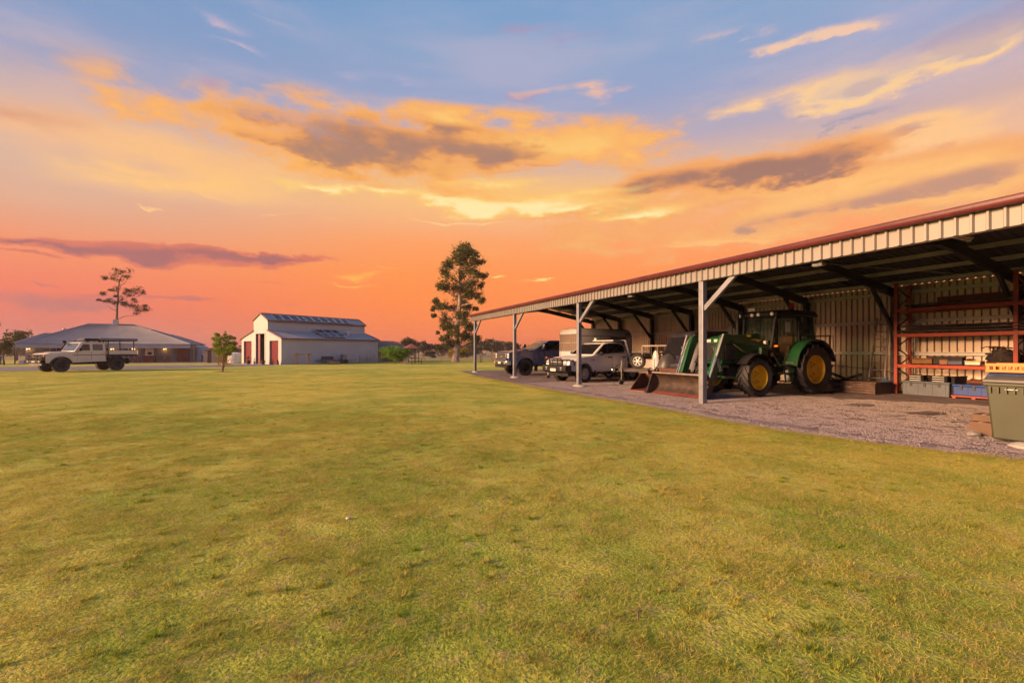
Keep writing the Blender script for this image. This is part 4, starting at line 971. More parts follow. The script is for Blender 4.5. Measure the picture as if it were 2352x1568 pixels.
# solar panels
pvm = mat('solar_cell', (.022, .032, .052), .22, 0, .15, 3, spec=.2); pvf = M['alloy']
def panel(a_, ux, uy, w, h, nm):
    a_, ux, uy = Vector(a_), Vector(ux).normalized(), Vector(uy).normalized(); nr = ux.cross(uy); p_ = MB().plate([a_, a_ + ux * w, a_ + ux * w + uy * h, a_ + uy * h], nr * .03).build('solar_panel', pvm, barn)
    fr = MB()
    for s0, s1 in ((a_, a_ + ux * w), (a_ + ux * w, a_ + ux * w + uy * h), (a_ + ux * w + uy * h, a_ + uy * h), (a_ + uy * h, a_)): fr.bar(s0 + nr * .03, s1 + nr * .03, .05, .045, nr)
    fr.build('frame', pvf, p_)
sl = Vector((0, vm - (V1 - e), ZR - ZU + .06)).normalized()
x = 1.15
for i in range(10):
    w_ = 1.08 if i != 3 else .8
    panel(Vector((x, V1 - e, ZU - .06)) + sl * .22 + Vector((0, -.03, .08)), (1, 0, 0), sl, w_, 1.45, ''); x += w_ + .12
tl = Vector((0, cos(R(24)), sin(R(24))))
for r_ in range(2):
    for c_ in range(3): panel(Vector((6.3 + c_ * 1.22, .30, ZL + .32)) + tl * (r_ * 1.32), (1, 0, 0), tl, 1.15, 1.26, '')
for x in (6.35, 8.1, 9.85):
    MB().bar((x, .4, ZL + .15), (x, .4, ZL + .36), .05, .05).build('array_leg', pvf, barn); MB().bar((x, 2.55, ZM - .15), (x, 2.55, ZM + .32), .05, .05).build('array_leg', pvf, barn)
MB().cyl((11.2, 1.7, ZL + .6), (11.2, 1.7, ZL + .85), .17, n=12).sphere((11.2, 1.7, ZL + 1.05), (.32, .32, .24), 14, 8).build('roof_ventilator', M['zinc'], barn)
MB().tube([(5.9, V1 - .05, ZM), (5.9, V1 - .05, ZM + 1.0), (5.95, V1 - .05, ZU - .1)], .025, 5).build('conduit', pvf, barn)
# lean-to behind the barn
sh = thing('stable_lean_to', 'weathered timber lean-to with rusty brown roof at the back of the barn', 'shed', bv(BL + .25, .2), BR)
M['brown_roof'] = mat('brown_roof', (.20, .105, .075), .6, .1, .25, 1.0)
A = [(0, -.2, 2.15), (6.5, -.2, 2.15), (6.5, 3.4, 3.35), (0, 3.4, 3.35)]
corr(A[0], A[1], A[2], A[3], .16, .03).build('roof', M['brown_roof'], sh, recalc=False, smooth=False)
corr((6.5, 7.0, 2.15), (0, 7.0, 2.15), (0, 3.4, 3.35), (6.5, 3.4, 3.35), .16, .03).build('roof', M['brown_roof'], sh, recalc=False, smooth=False)
for i in range(21): MB().box(.05 + i * .305, .33 + i * .305, -.02, .02, .05, 2.1).build('board', M['dwood'] if i % 3 else M['wood'], sh)
for x in (0.02, 2.1, 4.2, 6.4): MB().box(x, x + .12, .03, .15, 0, 2.2).build('post', M['dwood'], sh)
for i in range(14): MB().box(-.02, .02, .03 + i * .24, .24 + i * .24, .05, 2.1 + i * .065).build('board', M['dwood'], sh)
# gazebo and bench
gb = thing('gazebo', 'open gazebo with low red roof right of the green bush', 'gazebo', foot(945, 66), .3)
ap_ = (0, 0, 2.75)
gm_ = mat('red_tile_roof', (.24, .07, .05), .6, 0, .2, 3)
for i in range(6):
    a0, a1 = i * pi / 3, (i + 1) * pi / 3; MB().plate([(1.35 * cos(a0), 1.35 * sin(a0), 2.1), (1.35 * cos(a1), 1.35 * sin(a1), 2.1), ap_], (0, 0, .04)).build('roof_panel', gm_, gb); MB().box(-.05, .05, -.05, .05, 0, 2.1).build('post', M['dwood'], gb).location = (1.05 * cos(a0), 1.05 * sin(a0), 0)
for i in range(5): MB().bar((1.05 * cos(i * pi / 3), 1.05 * sin(i * pi / 3), .75), (1.05 * cos((i + 1) * pi / 3), 1.05 * sin((i + 1) * pi / 3), .75), .04, .06).build('rail', M['dwood'], gb)
bn = thing('picnic_table', 'dark timber picnic table in front of the gazebo', 'table', foot(957, 60), .15)
MB().box(-.85, .85, -.38, .38, .70, .76).build('top', M['dwood'], bn)
for s_ in (-.62, .62): MB().bar((s_, -.3, 0), (s_, .1, .7), .08, .08).build('leg', M['dwood'], bn); MB().bar((s_, .3, 0), (s_, -.1, .7), .08, .08).build('leg', M['dwood'], bn)
for s_ in (-.6, .6): MB().box(-.85, .85, s_ - .12, s_ + .12, .42, .46).build('bench_seat', M['dwood'], bn)
pc = thing('pale_cabinet', 'pale upright cabinet between the green bush and the picnic table', 'cabinet', foot(932, 61.5), .2); MB().box(-.35, .35, -.3, .3, 0, .95).build('body', M['cream'], pc, .02); MB().box(-.38, .38, -.33, .33, .95, 1.0).build('top', M['cream'], pc, .01)
# hitching frame before the barn
hf = thing('hitching_frame', 'timber hitching frame of two post pairs and a rail beside the barn wall', 'frame', foot(695, 57.2), BR - .75)
for s_ in (-.72, .62): 
    for d_ in (-.12, .12): MB().box(s_ - .06 + d_ * .6, s_ + .06 + d_ * .6, -.06 + d_, .06 + d_, 0, 1.42).build('post', M['wood'], hf)
MB().bar((-.95, 0, 1.30), (1.0, 0, 1.30), .12, .13).build('rail', M['wood'], hf); MB().bar((-.85, .0, 1.44), (-.5, .0, 1.44), .2, .07).build('rail_cap', M['wood'], hf)
# clutter along the barn wall
lg = thing('log_heap', 'small heap of cut logs on the grass before the barn', 'logs', foot(767, 59.5), .3)
for i in range(7): MB().cyl((-.8 + .12 * (i % 3), -.25 + .16 * (i % 4), .1 + .16 * (i // 4)), (.7 + .15 * (i % 2), -.2 + .17 * (i % 4), .1 + .16 * (i // 4)), .10, .08, 8).build('log', M['wood'], lg)
ft_ = thing('flat_trailer', 'low grey flat trailer parked along the barn wall', 'trailer', bv(7.6, -1.0), BR)
MB().box(-2.4, 2.6, -.7, .7, .42, .52).build('deck', M['galv'], ft_); MB().bar((-2.4, 0, .45), (-3.6, 0, .45), .08, .08).build('drawbar', M['dkst'], ft_)
for x in (-.1, .6):
    for y in (-.78, .78): MB().cyl((x, y - .09, .3), (x, y + .09, .3), .3, n=16).build('wheel', M['rubber'], ft_)
MB().box(-2.3, -1.2, -.5, .5, .52, 1.0).build('tool_box', M['dkst'], ft_); MB().box(.5, 1.1, -.3, .3, .52, 1.25).build('crate', M['galv'], ft_)
rl_ = thing('garden_rail', 'low grey rail fence along the right part of the barn wall', 'fence', bv(11.2, -.9), BR)
for i in range(4): MB().box(i * 1.35 - .04, i * 1.35 + .04, -.04, .04, 0, 1.1).build('post', M['galv'], rl_)
for z in (.25, .55): MB().box(-.1, 4.15, -.02, .02, z, z + .12).build('rail', M['galv'], rl_)
for i, (x, y) in enumerate(((-.7, 2.95), (-.6, 6.65), (-.35, .2))):
    t = thing('planter', ['dark pot with a small plant beside the right roller door', 'dark pot with a small plant beside the left roller door', 'small dark pot at the near corner of the barn'][i], 'planter', bv(x, y)); k_ = .6 if i == 2 else 1
    MB().lathe([(.001, 0), (.2 * k_, 0), (.28 * k_, .5 * k_), (.24 * k_, .5 * k_), (.2 * k_, .4 * k_), (.001, .4 * k_)], n=14, axis='z').build('pot', M['dkst'], t); pm_ = MB(); leaves(pm_, (0, 0, .75 * k_), (.2 * k_, .2 * k_, .3 * k_), 60, .07, random.Random(i)); pm_.build('plant', M['gum_dark'], t, recalc=False)
wt = thing('white_tank', 'small white tank beside the barn left of the doors', 'tank', bv(.5, 12.2), BR); MB().cyl((0, 0, 0), (0, 0, 1.35), .95, n=24).build('shell', M['white'], wt, .05); MB().cyl((0, 0, 1.35), (0, 0, 1.5), .95, .3, 24).build('top', M['white'], wt)
# ------------------------------------------------------------------ vehicles: x forward, y to the left, z up, origin on the ground under the front axle
def arc(xc, zc, r, a0, a1, n=9): return [(xc + r * cos(R(a0 + (a1 - a0) * i / n)), zc + r * sin(R(a0 + (a1 - a0) * i / n))) for i in range(n + 1)]
def wheel(parent, x, y, r, w, rr, rim_m, spokes=6, side=1, name='wheel', dish=.03, lugs=0):
    """Tyre with rim; side +1 faces left."""
    h = w / 2
    tp = [(rr, -h * .75), (r * .86, -h), (r * .965, -h * .88), (r, -h * .6), (r, h * .6), (r * .965, h * .88), (r * .86, h), (rr, h * .75), (rr * .97, h * .3), (rr * .97, -h * .3)]
    mb = MB().lathe(tp, (0, 0, 0), 36)
    nb = int(2 * pi * r / .085)
    for i in range(nb):
        an = 2 * pi * i / nb
        for sy_ in (-1, 1):
            c = Vector((r * cos(an + .5 * sy_ * .085 / r), sy_ * h * .52, r * sin(an + .5 * sy_ * .085 / r))); d = Vector((cos(an), 0, sin(an)))
            tn = Vector((-sin(an), 0, cos(an))); q = []
            for rad_ in (-.012, .012):
                for a_, b_ in ((-1, -1), (1, -1), (1, 1), (-1, 1)): q.append(c + d * rad_ + tn * (a_ * .027) + Vector((0, b_ * h * .40, 0)))
            mb.add(q, [(4, 5, 6, 7), (0, 1, 5, 4), (1, 2, 6, 5), (2, 3, 7, 6), (3, 0, 4, 7)])
    o = mb.build(name, M['rubber'], parent); o.location = (x, y, r)
    f = side * h * .62
    rm_ = MB().lathe([(rr * .98, -side * h * .6), (rr * .98, f * 1.1), (rr * .90, f * 1.15), (rr * .86, f * .6), (rr * .84, -side * h * .55)], (0, 0, 0), 28)
    rm_.build('rim', rim_m, o)
    sp_ = MB()
    for i in range(spokes):
        an = 2 * pi * i / spokes; d = Vector((cos(an), 0, sin(an))); tn = Vector((-sin(an), 0, cos(an))); wd = rr * (.9 / spokes * 1.5)
        q = []
        for rad_, yo, k_ in ((rr * .16, f * .85, .9), (rr * .90, f * .72, 1.1)):
            for b_ in (-1, 1):
                for e_ in (0, -side * .03): q.append(d * rad_ + tn * (b_ * wd * k_ * .5) + Vector((0, yo + e_, 0)))
        sp_.add(q, [(0, 2, 6, 4), (1, 5, 7, 3), (0, 4, 5, 1), (2, 3, 7, 6)])
    sp_.cyl((0, f * .3, 0), (0, f * 1.02, 0), rr * .24, rr * .2, 16); sp_.build('spokes', rim_m, o)
    MB().cyl((0, -side * h * .4, 0), (0, -side * h * .2, 0), rr * .8, n=20).build('brake_disc', M['dkst'], o)
    MB().cyl((0, f * 1.0, 0), (0, f * 1.12, 0), rr * .13, n=14).build('hub_cap', M['dkst'] if rim_m is M['black'] else M['alloy'], o)
    return o
def loftbody(name, prof, yf, m_, parent, bevel=.035, seg=3):
    return MB().prism(prof, lambda x, z: -yf(x, z), lambda x, z: yf(x, z)).build(name, m_, parent, bevel, seg)
def sidepane(name, pts, yf, m_, parent, off=.006, th=.012, sides=(1, -1)):
    """Flat pane on both flanks following the body's side."""
    r_ = []
    for s_ in sides: r_.append(MB().plate([(x, s_ * (yf(x, z) + off), z) for x, z in pts], (0, s_ * th * -1, 0)).build(name, m_, parent))
    return r_
def bent(mb, pts, r, n=8): return mb.tube(pts, r, n)
def textobj(body, size, parent, loc, rot, m_, name='lettering', ext=.004, squeeze=1.0):
    cu = bpy.data.curves.new(name, 'FONT'); cu.body = body; cu.size = size; cu.extrude = ext; cu.align_x = 'CENTER'; cu.align_y = 'CENTER'; cu.space_character = squeeze
    o = bpy.data.objects.new(name, cu); COL.objects.link(o); o.parent = parent; o.location = loc; o.rotation_euler = rot; cu.materials.append(m_)
    bpy.context.view_layer.update(); me = bpy.data.meshes.new_from_object(o.evaluated_get(bpy.context.evaluated_depsgraph_get())); bpy.data.objects.remove(o)
    o = link(name, me, parent); o.location = loc; o.rotation_euler = rot
    if not me.materials: me.materials.append(m_)
    return o

# ---------------- the sand-coloured ute on the drive
def old_ute():
    t = thing('tray_ute', 'sand-coloured twin-cab tray ute with roof rack parked before the house', 'ute', (-30.35 - .72, 30.6 + .25, .0), R(248.9))
    P_ = mat('sand_paint', (.58, .51, .41), .35, 0, .05, 2, coat=.4)
    y0 = lambda x, z: (.86 if z < 1.3 else .86 - (z - 1.3) * .13) - max(0, x - .3) * .10
    ar = .53
    low = [(.78, .62), (.80, 1.05), (.76, 1.22), (.5, 1.28), (-.62, 1.38), (-.8, 1.40), (-2.55, 1.42), (-2.57, .66), (-.60, .60)] + arc(0, .45, ar, 20, 160)[::-1] + [(.56, .60)]
    body = loftbody('body', low, y0, P_, t, .045)
    cab = [(-.72, 1.38), (-1.10, 1.98), (-1.30, 2.05), (-2.38, 2.05), (-2.52, 1.98), (-2.56, 1.39)]
    yc = lambda x, z: .845 - max(0, z - 1.38) * .15
    loftbody('cab', cab, yc, P_, t, .04)
    sidepane('side_window', [(-.98, 1.45), (-1.22, 1.90), (-1.60, 1.90), (-1.60, 1.45)], yc, M['dglass'], t)
    w2 = glassmat('grey_window', (.06, .08, .10), .08)
    sidepane('side_window', [(-1.76, 1.46), (-1.76, 1.90), (-2.36, 1.90), (-2.36, 1.46)], yc, w2, t)
    a_, b_ = Vector((-.74, 0, 1.42)), Vector((-1.08, 0, 1.945)); nr = Vector((.84, 0, .55)) * .01
    MB().plate([(a_.x, -.74, a_.z), (a_.x, .74, a_.z), (b_.x, .68, b_.z), (b_.x, -.68, b_.z)], nr).build('windscreen', w2, t)
    for x in (-.86, -1.68, -2.5): sidepane('door_seam', [(x - .006, .72), (x - .006, 1.36), (x + .006, 1.36), (x + .006, .72)], y0, M['black'], t, .002, .006, (1,))
    sidepane('side_moulding', [(-.62, 1.11), (-.62, 1.14), (-2.52, 1.16), (-2.52, 1.13)], y0, M['dkst'], t, .012, .014)
    for x in (-1.50, -2.38): MB().box(x - .09, x + .09, .865, .89, 1.20, 1.235).build('door_handle', M['chrome'], t)
    for s_ in (1, -1):
        MB().prism([(q[0], q[1]) for q in arc(0, .45, ar + .07, 8, 172)] + arc(0, .45, ar - .01, 172, 8), s_ * .80, s_ * .95).build('wheel_arch_flare', M['dkst'], t, .015)
        MB().box(-1.02, -.86, s_ * .95, s_ * 1.12, 1.42, 1.62).build('mirror', M['black'], t, .02); MB().bar((-.9, s_ * .86, 1.46), (-.92, s_ * .98, 1.5), .03, .03).build('mirror_arm', M['black'], t)
        MB().box(-2.4, -.62, s_ * .80, s_ * .95, .50, .56).build('side_step', M['black'], t, .01)
        h_ = MB().box(.74, .83, s_ * .53 - .10 if s_ > 0 else -.63, s_ * .53 + .10 if s_ > 0 else -.43, 1.01, 1.13).build('headlight', M['lamp'], t, .015); MB().cyl((.83, s_ * .50, 1.07), (.845, s_ * .50, 1.07), .075, n=16).build('reflector', M['chrome'], h_)
        MB().box(.72, .82, s_ * .71 - .05, s_ * .71 + .05, .99, 1.15).build('indicator', M['amber'], t, .01)
    g_ = MB().box(.76, .83, -.32, .32, .97, 1.17).build('grille', M['black'], t); MB().box(.70, .812, -.80, .80, .60, 1.19).build('front_panel', M['black'], t, .02)
    for z in (1.01, 1.07, 1.13): MB().box(.825, .845, -.31, .31, z - .012, z + .012).build('grille_bar', M['dkst'], g_)
    MB().prism([(.45, 1.285), (-.55, 1.372), (-.55, 1.40), (.35, 1.33)], -.35, .35).build('bonnet_scoop', P_, t, .02)
    # bull bar
    bb = MB().box(.86, 1.05, -.88, .88, .62, .82).build('bull_bar', M['black'], t, .03)
    for z, y in ((.95, .80), (1.12, .76)): MB().tube([(.80, -y, z - .2), (.98, -y, z), (1.02, -.5, z + .01), (1.02, .5, z + .01), (.98, y, z), (.80, y, z - .2)], .028, 8).build('loop', M['black'], bb)
    for y in (-.36, .36): MB().bar((1.0, y, .8), (1.0, y, 1.14), .05, .05).build('upright', M['black'], bb)
    for y in (-.68, .68): MB().cyl((1.05, y, .72), (1.06, y, .72), .06, n=14).build('fog_light', M['lamp'], bb)
    MB().box(1.05, 1.056, -.19, .19, .66, .76).build('number_plate', mat('dusty_plate', (.30, .28, .25), .6), bb)
    MB().box(.6, .95, -.75, .75, .46, .60).build('bash_plate', M['dkst'], t)
    # snorkel on the far side, aerial
    sn = MB(); sn.tube([(.1, -.84, 1.22), (-.3, -.90, 1.36), (-.72, -.92, 1.46), (-1.0, -.90, 1.86), (-1.0, -.90, 2.02)], .045, 8); sn.box(-1.06, -.84, -.98, -.82, 1.98, 2.14); sn.build('snorkel', M['black'], t, .01)
    # chassis, tray
    MB().box(-4.35, .6, -.42, .42, .55, .66).build('chassis', M['black'], t); MB().box(-3.5, -2.7, -.7, .7, .66, .95).build('fuel_tank', M['black'], t, .03)
    MB().box(-4.52, -2.68, -.93, .93, 1.10, 1.17).build('tray_floor', M['dkst'], t)
    for s_ in (1, -1): MB().box(-4.50, -2.70, s_ * .905, s_ * .935, 1.175, 1.44).build('drop_side', P_, t, .008); MB().box(-4.5, -2.7, s_ * .86, s_ * .93, 1.03, 1.098).build('tray_rail', M['black'], t)
    MB().box(-4.55, -4.52, -.93, .93, 1.12, 1.44).build('tail_gate', P_, t, .008)
    hb = MB()
    for y in (-.85, -.3, .3, .85): hb.bar((-2.66, y, 1.17), (-2.66, y, 2.12), .05, .05)
    hb.bar((-2.66, -.87, 2.12), (-2.66, .87, 2.12), .06, .06); hb.bar((-2.66, -.87, 1.6), (-2.66, .87, 1.6), .04, .04); hb.build('headboard', M['black'], t)
    for x in (-3.4, -4.3):
        for y in (-.85, .85): MB().bar((x, y, 1.2), (x, y, 2.14), .045, .045).build('rack_post', M['black'], t)
    rk = MB()
    for y in (-.85, .85): rk.bar((-1.2, y, 2.15), (-4.45, y, 2.15), .04, .05)
    for x in (-1.25, -1.8, -2.66, -3.4, -4.3): rk.bar((x, -.86, 2.15), (x, .86, 2.15), .04, .035)
    rk.build('roof_rack', M['black'], t)
    for x in (-1.5, -2.2):
        for y in (-.78, .78): MB().box(x - .05, x + .05, y - .03, y + .03, 2.04, 2.13).build('rack_foot', M['black'], t)
    MB().cyl((-2.1, .92, 2.25), (-4.5, .92, 2.25), .10, n=14).build('awning_roll', mat('awning_cloth', (.20, .17, .17), .8, 0, .2, 6), t, .01)
    MB().cyl((-1.25, .88, 2.22), (-2.1, .90, 2.23), .075, n=12).build('rolled_swag', M['black'], t)
    MB().box(-1.5, -3.9, -.55, .35, 2.19, 2.26).build('rack_box', M['dkst'], t, .02)
    mf = MB()
    for s_ in (1, -1): mf.box(-3.92, -3.86, s_ * .62 if s_ > 0 else -.94, s_ * .94 if s_ > 0 else -.62, .45, .9)
    mf.build('mud_flap', M['black'], t)
    for s_ in (1, -1): MB().prism(arc(-3.2, .45, .60, 15, 165) + arc(-3.2, .45, .55, 165, 15), s_ * .62, s_ * .93).build('rear_guard', M['dkst'], t)
    for s_ in (1, -1): MB().box(-4.57, -4.55, s_ * .7 - .12, s_ * .7 + .12, .98, 1.08).build('tail_light', mat('red_lens', (.4, .01, .01), .2), t)
    for x in (0, -3.2):
        for s_ in (1, -1): wheel(t, x, s_ * .80, .45, .30, .215, M['black'], 8, s_)
    MB().cyl((0, -.7, .45), (0, .7, .45), .06, n=10).build('axle', M['black'], t); MB().cyl((-3.2, -.7, .45), (-3.2, .7, .45), .07, n=10).build('axle', M['black'], t)
old_ute()

# ---------------- the pale grey ute in the shed
def grey_ute():
    t = thing('dual_cab_ute', 'silver-grey dual-cab ute with black bull bar, nose out in the shed', 'ute', (2.80, 21.20, .02), R(213))
    P_ = mat('silver_paint', (.68, .68, .71), .32, .05, .05, 2, coat=.5)
    yb = lambda x, z: .90 - max(0, x - .35) ** 2 * .22 - max(0, .75 - z) * .06
    ar = .49
    low = [(.88, .60), (.90, .80), (.86, .98), (.70, 1.06), (.35, 1.13), (-.45, 1.21), (-.7, 1.26), (-2.72, 1.34), (-2.76, .60), (-2.6, .48), (-.55, .46)] + arc(0, .40, ar, 14, 166)[::-1] + [(.54, .50)]
    loftbody('body', low, yb, P_, t, .05, 4)
    yc = lambda x, z: .875 - max(0, z - 1.2) ** 1.0 * .26
    cab = [(-.45, 1.19), (-.80, 1.44), (-1.22, 1.72), (-1.42, 1.80), (-1.9, 1.84), (-2.5, 1.80), (-2.64, 1.70), (-2.76, 1.28)]
    loftbody('cab', cab, yc, P_, t, .06, 4)
    sidepane('side_window', [(-.80, 1.29), (-1.31, 1.70), (-1.64, 1.755), (-1.66, 1.325)], yc, M['dglass'], t, .004)
    sidepane('side_window', [(-1.69, 1.325), (-1.67, 1.757), (-2.27, 1.75), (-2.50, 1.69), (-2.60, 1.50), (-2.48, 1.37)], yc, M['dglass'], t, .004)
    sidepane('window_surround', [(-.74, 1.27), (-1.29, 1.72), (-1.62, 1.775), (-2.28, 1.77), (-2.53, 1.70), (-2.64, 1.50), (-2.50, 1.35), (-1.66, 1.305)], yc, M['black'], t, .001, .01)
    a_, b_ = Vector((-.56, 0, 1.27)), Vector((-1.24, 0, 1.735)); nr = Vector((.56, 0, .83)) * .012
    MB().plate([(a_.x, -.76, a_.z), (a_.x, .76, a_.z), (b_.x, .64, b_.z), (b_.x, -.64, b_.z)], nr).build('windscreen', M['dglass'], t)
    for x in (-.78, -1.69, -2.58): sidepane('door_seam', [(x - .005, .58), (x - .005, 1.24), (x + .005, 1.24), (x + .005, .58)], yb, M['black'], t, .002, .006, (1,))
    for x in (-1.52, -2.46): MB().box(x - .12, x + .12, .90, .935, 1.10, 1.15).build('door_handle', M['black'], t, .015)
    for s_ in (1, -1):
        MB().prism(arc(0, .40, ar + .045, 10, 170) + arc(0, .40, ar - .015, 170, 10), s_ * .80, s_ * .925).build('wheel_arch_flare', M['dkst'] if s_ < 0 else P_, t, .015)
        MB().sphere((-.88, s_ * 1.03, 1.32), (.08, .12, .085), 12, 8).build('mirror', M['black'], t); MB().bar((-.84, s_ * .86, 1.28), (-.86, s_ * .98, 1.3), .04, .03).build('mirror_arm', M['black'], t)
        MB().box(-2.5, -.6, s_ * .78, s_ * .93, .36, .41).build('side_step', M['black'], t, .015)
        hl = MB().plate([(.88, s_ * .42, .92), (.80, s_ * .78, .93), (.50, s_ * .905, .99), (.50, s_ * .905, 1.08), (.72, s_ * .80, 1.045), (.86, s_ * .42, 1.0)], (.02, s_ * .012, .0)).build('headlight', M['lamp'], t)
        MB().sphere((.80, s_ * .62, .97), (.06, .10, .035), 10, 6).build('reflector', M['chrome'], hl)
    textobj('HI LUX', .075, t, (-.47, .905, 1.02), (R(90), 0, R(180)), M['dkst'])
    gr = MB().box(.86, .93, -.40, .40, .72, 1.01).build('grille', M['black'], t, .02)
    for z in (.77, .85, .93): MB().box(.93, .945, -.38, .38, z - .018, z + .018).build('grille_bar', M['alloy'], gr)
    MB().tube([(.94, -.43, .70), (.94, -.43, 1.02), (.94, .43, 1.02), (.94, .43, .70), (.94, -.43, .70)], .022, 6).build('surround', M['chrome'], gr)
    # bull bar
    bp_ = [(.80, .42), (1.08, .50), (1.12, .62), (1.10, .78), (.84, .80)]
    bb = MB().prism(bp_, lambda x, z: -.93 + max(0, x - .84) * .35, lambda x, z: .93 - max(0, x - .84) * .35).build('bull_bar', M['black'], t, .03)
    MB().tube([(1.06, -.62, .76), (1.10, -.60, 1.02), (1.10, -.52, 1.09), (1.10, .52, 1.09), (1.10, .60, 1.02), (1.06, .62, .76)], .028, 8).build('loop', M['black'], bb)
    for s_ in (1, -1):
        MB().tube([(1.08, s_ * .60, 1.02), (.92, s_ * .86, 1.03), (.72, s_ * .95, .98), (.66, s_ * .95, .78)], .026, 8).build('side_loop', M['black'], bb)
        MB().bar((1.10, s_ * .30, .78), (1.10, s_ * .30, 1.08), .045, .03).build('upright', M['black'], bb)
        MB().box(1.085, 1.115, s_ * .52 - .05, s_ * .52 + .05, .58, .70).build('fog_light', M['lamp'], bb, .01); MB().box(.98, 1.02, s_ * .74 - .08, s_ * .74 + .08, .62, .68).build('indicator', mat('pink_lens', (.6, .32, .25), .2), bb, .01)
    MB().bar((1.11, -.62, .90), (1.11, .62, .90), .03, .05).build('cross_tube', M['black'], bb)
    MB().box(1.13, 1.136, -.19, .19, .52, .64).build('number_plate', M['white'], bb); textobj('FD 204', .09, bb, (1.139, 0, .58), (R(90), 0, R(90)), M['black'], 'plate_lettering', .001)
    MB().sphere((1.10, -.50, 1.12), (.06, .07, .05), 10, 6).build('spot_lamp', mat('red_lens', (.4, .05, .03), .2), bb)
    MB().tube([(1.02, .36, 1.02), (.9, .36, 1.6), (.82, .36, 1.9)], .006, 4).build('aerial', M['black'], t)
    MB().box(.3, .85, -.72, .72, .30, .46).build('bash_plate', M['black'], t)
    MB().box(-1.44, -1.36, -.03, .03, 1.83, 1.88).build('roof_fin', M['black'], t)
    # tray
    MB().box(-4.75, .6, -.40, .40, .46, .60).build('chassis', M['black'], t)
    MB().box(-4.80, -2.86, -.93, .93, .86, .94).build('tray_floor', M['alloy'], t)
    dk = mat('tray_side', (.10, .10, .115), .45, .4, .1, 2)
    for s_ in (1, -1): MB().box(-4.80, -2.90, s_ * .92, s_ * .95, .945, 1.30).build('drop_side', dk, t, .008)
    MB().box(-4.83, -4.80, -.93, .93, .9, 1.28).build('tail_gate', dk, t)
    hd = MB()
    for s_ in (1, -1): hd.bar((-2.92, s_ * .90, .95), (-2.72, s_ * .72, 1.93), .05, .09)
    hd.bar((-2.72, -.74, 1.92), (-2.72, .74, 1.92), .06, .06); hd.bar((-2.88, -.88, 1.2), (-2.88, .88, 1.2), .04, .05); hd.build('headboard', M['alloy'], t)
    MB().box(-2.78, -1.95, -.70, .70, 1.905, 1.94).build('roof_tray', M['white'], t); MB().box(-2.02, -1.94, -.6, -.44, 1.94, 2.06).build('work_light', M['lamp'], t, .01)
    for x in (0, -3.085):
        for s_ in (1, -1): wheel(t, x, s_ * .78, .395, .27, .24, M['alloy'], 10, s_)
    MB().cyl((0, -.7, .39), (0, .7, .39), .05, n=10).build('axle', M['black'], t); MB().cyl((-3.085, -.7, .39), (-3.085, .7, .39), .06, n=10).build('axle', M['black'], t)
    for s_ in (1, -1): MB().box(-.62, -.58, s_ * .79 - .13, s_ * .79 + .13, .22, .55).build('mud_flap', M['black'], t)
grey_ute()

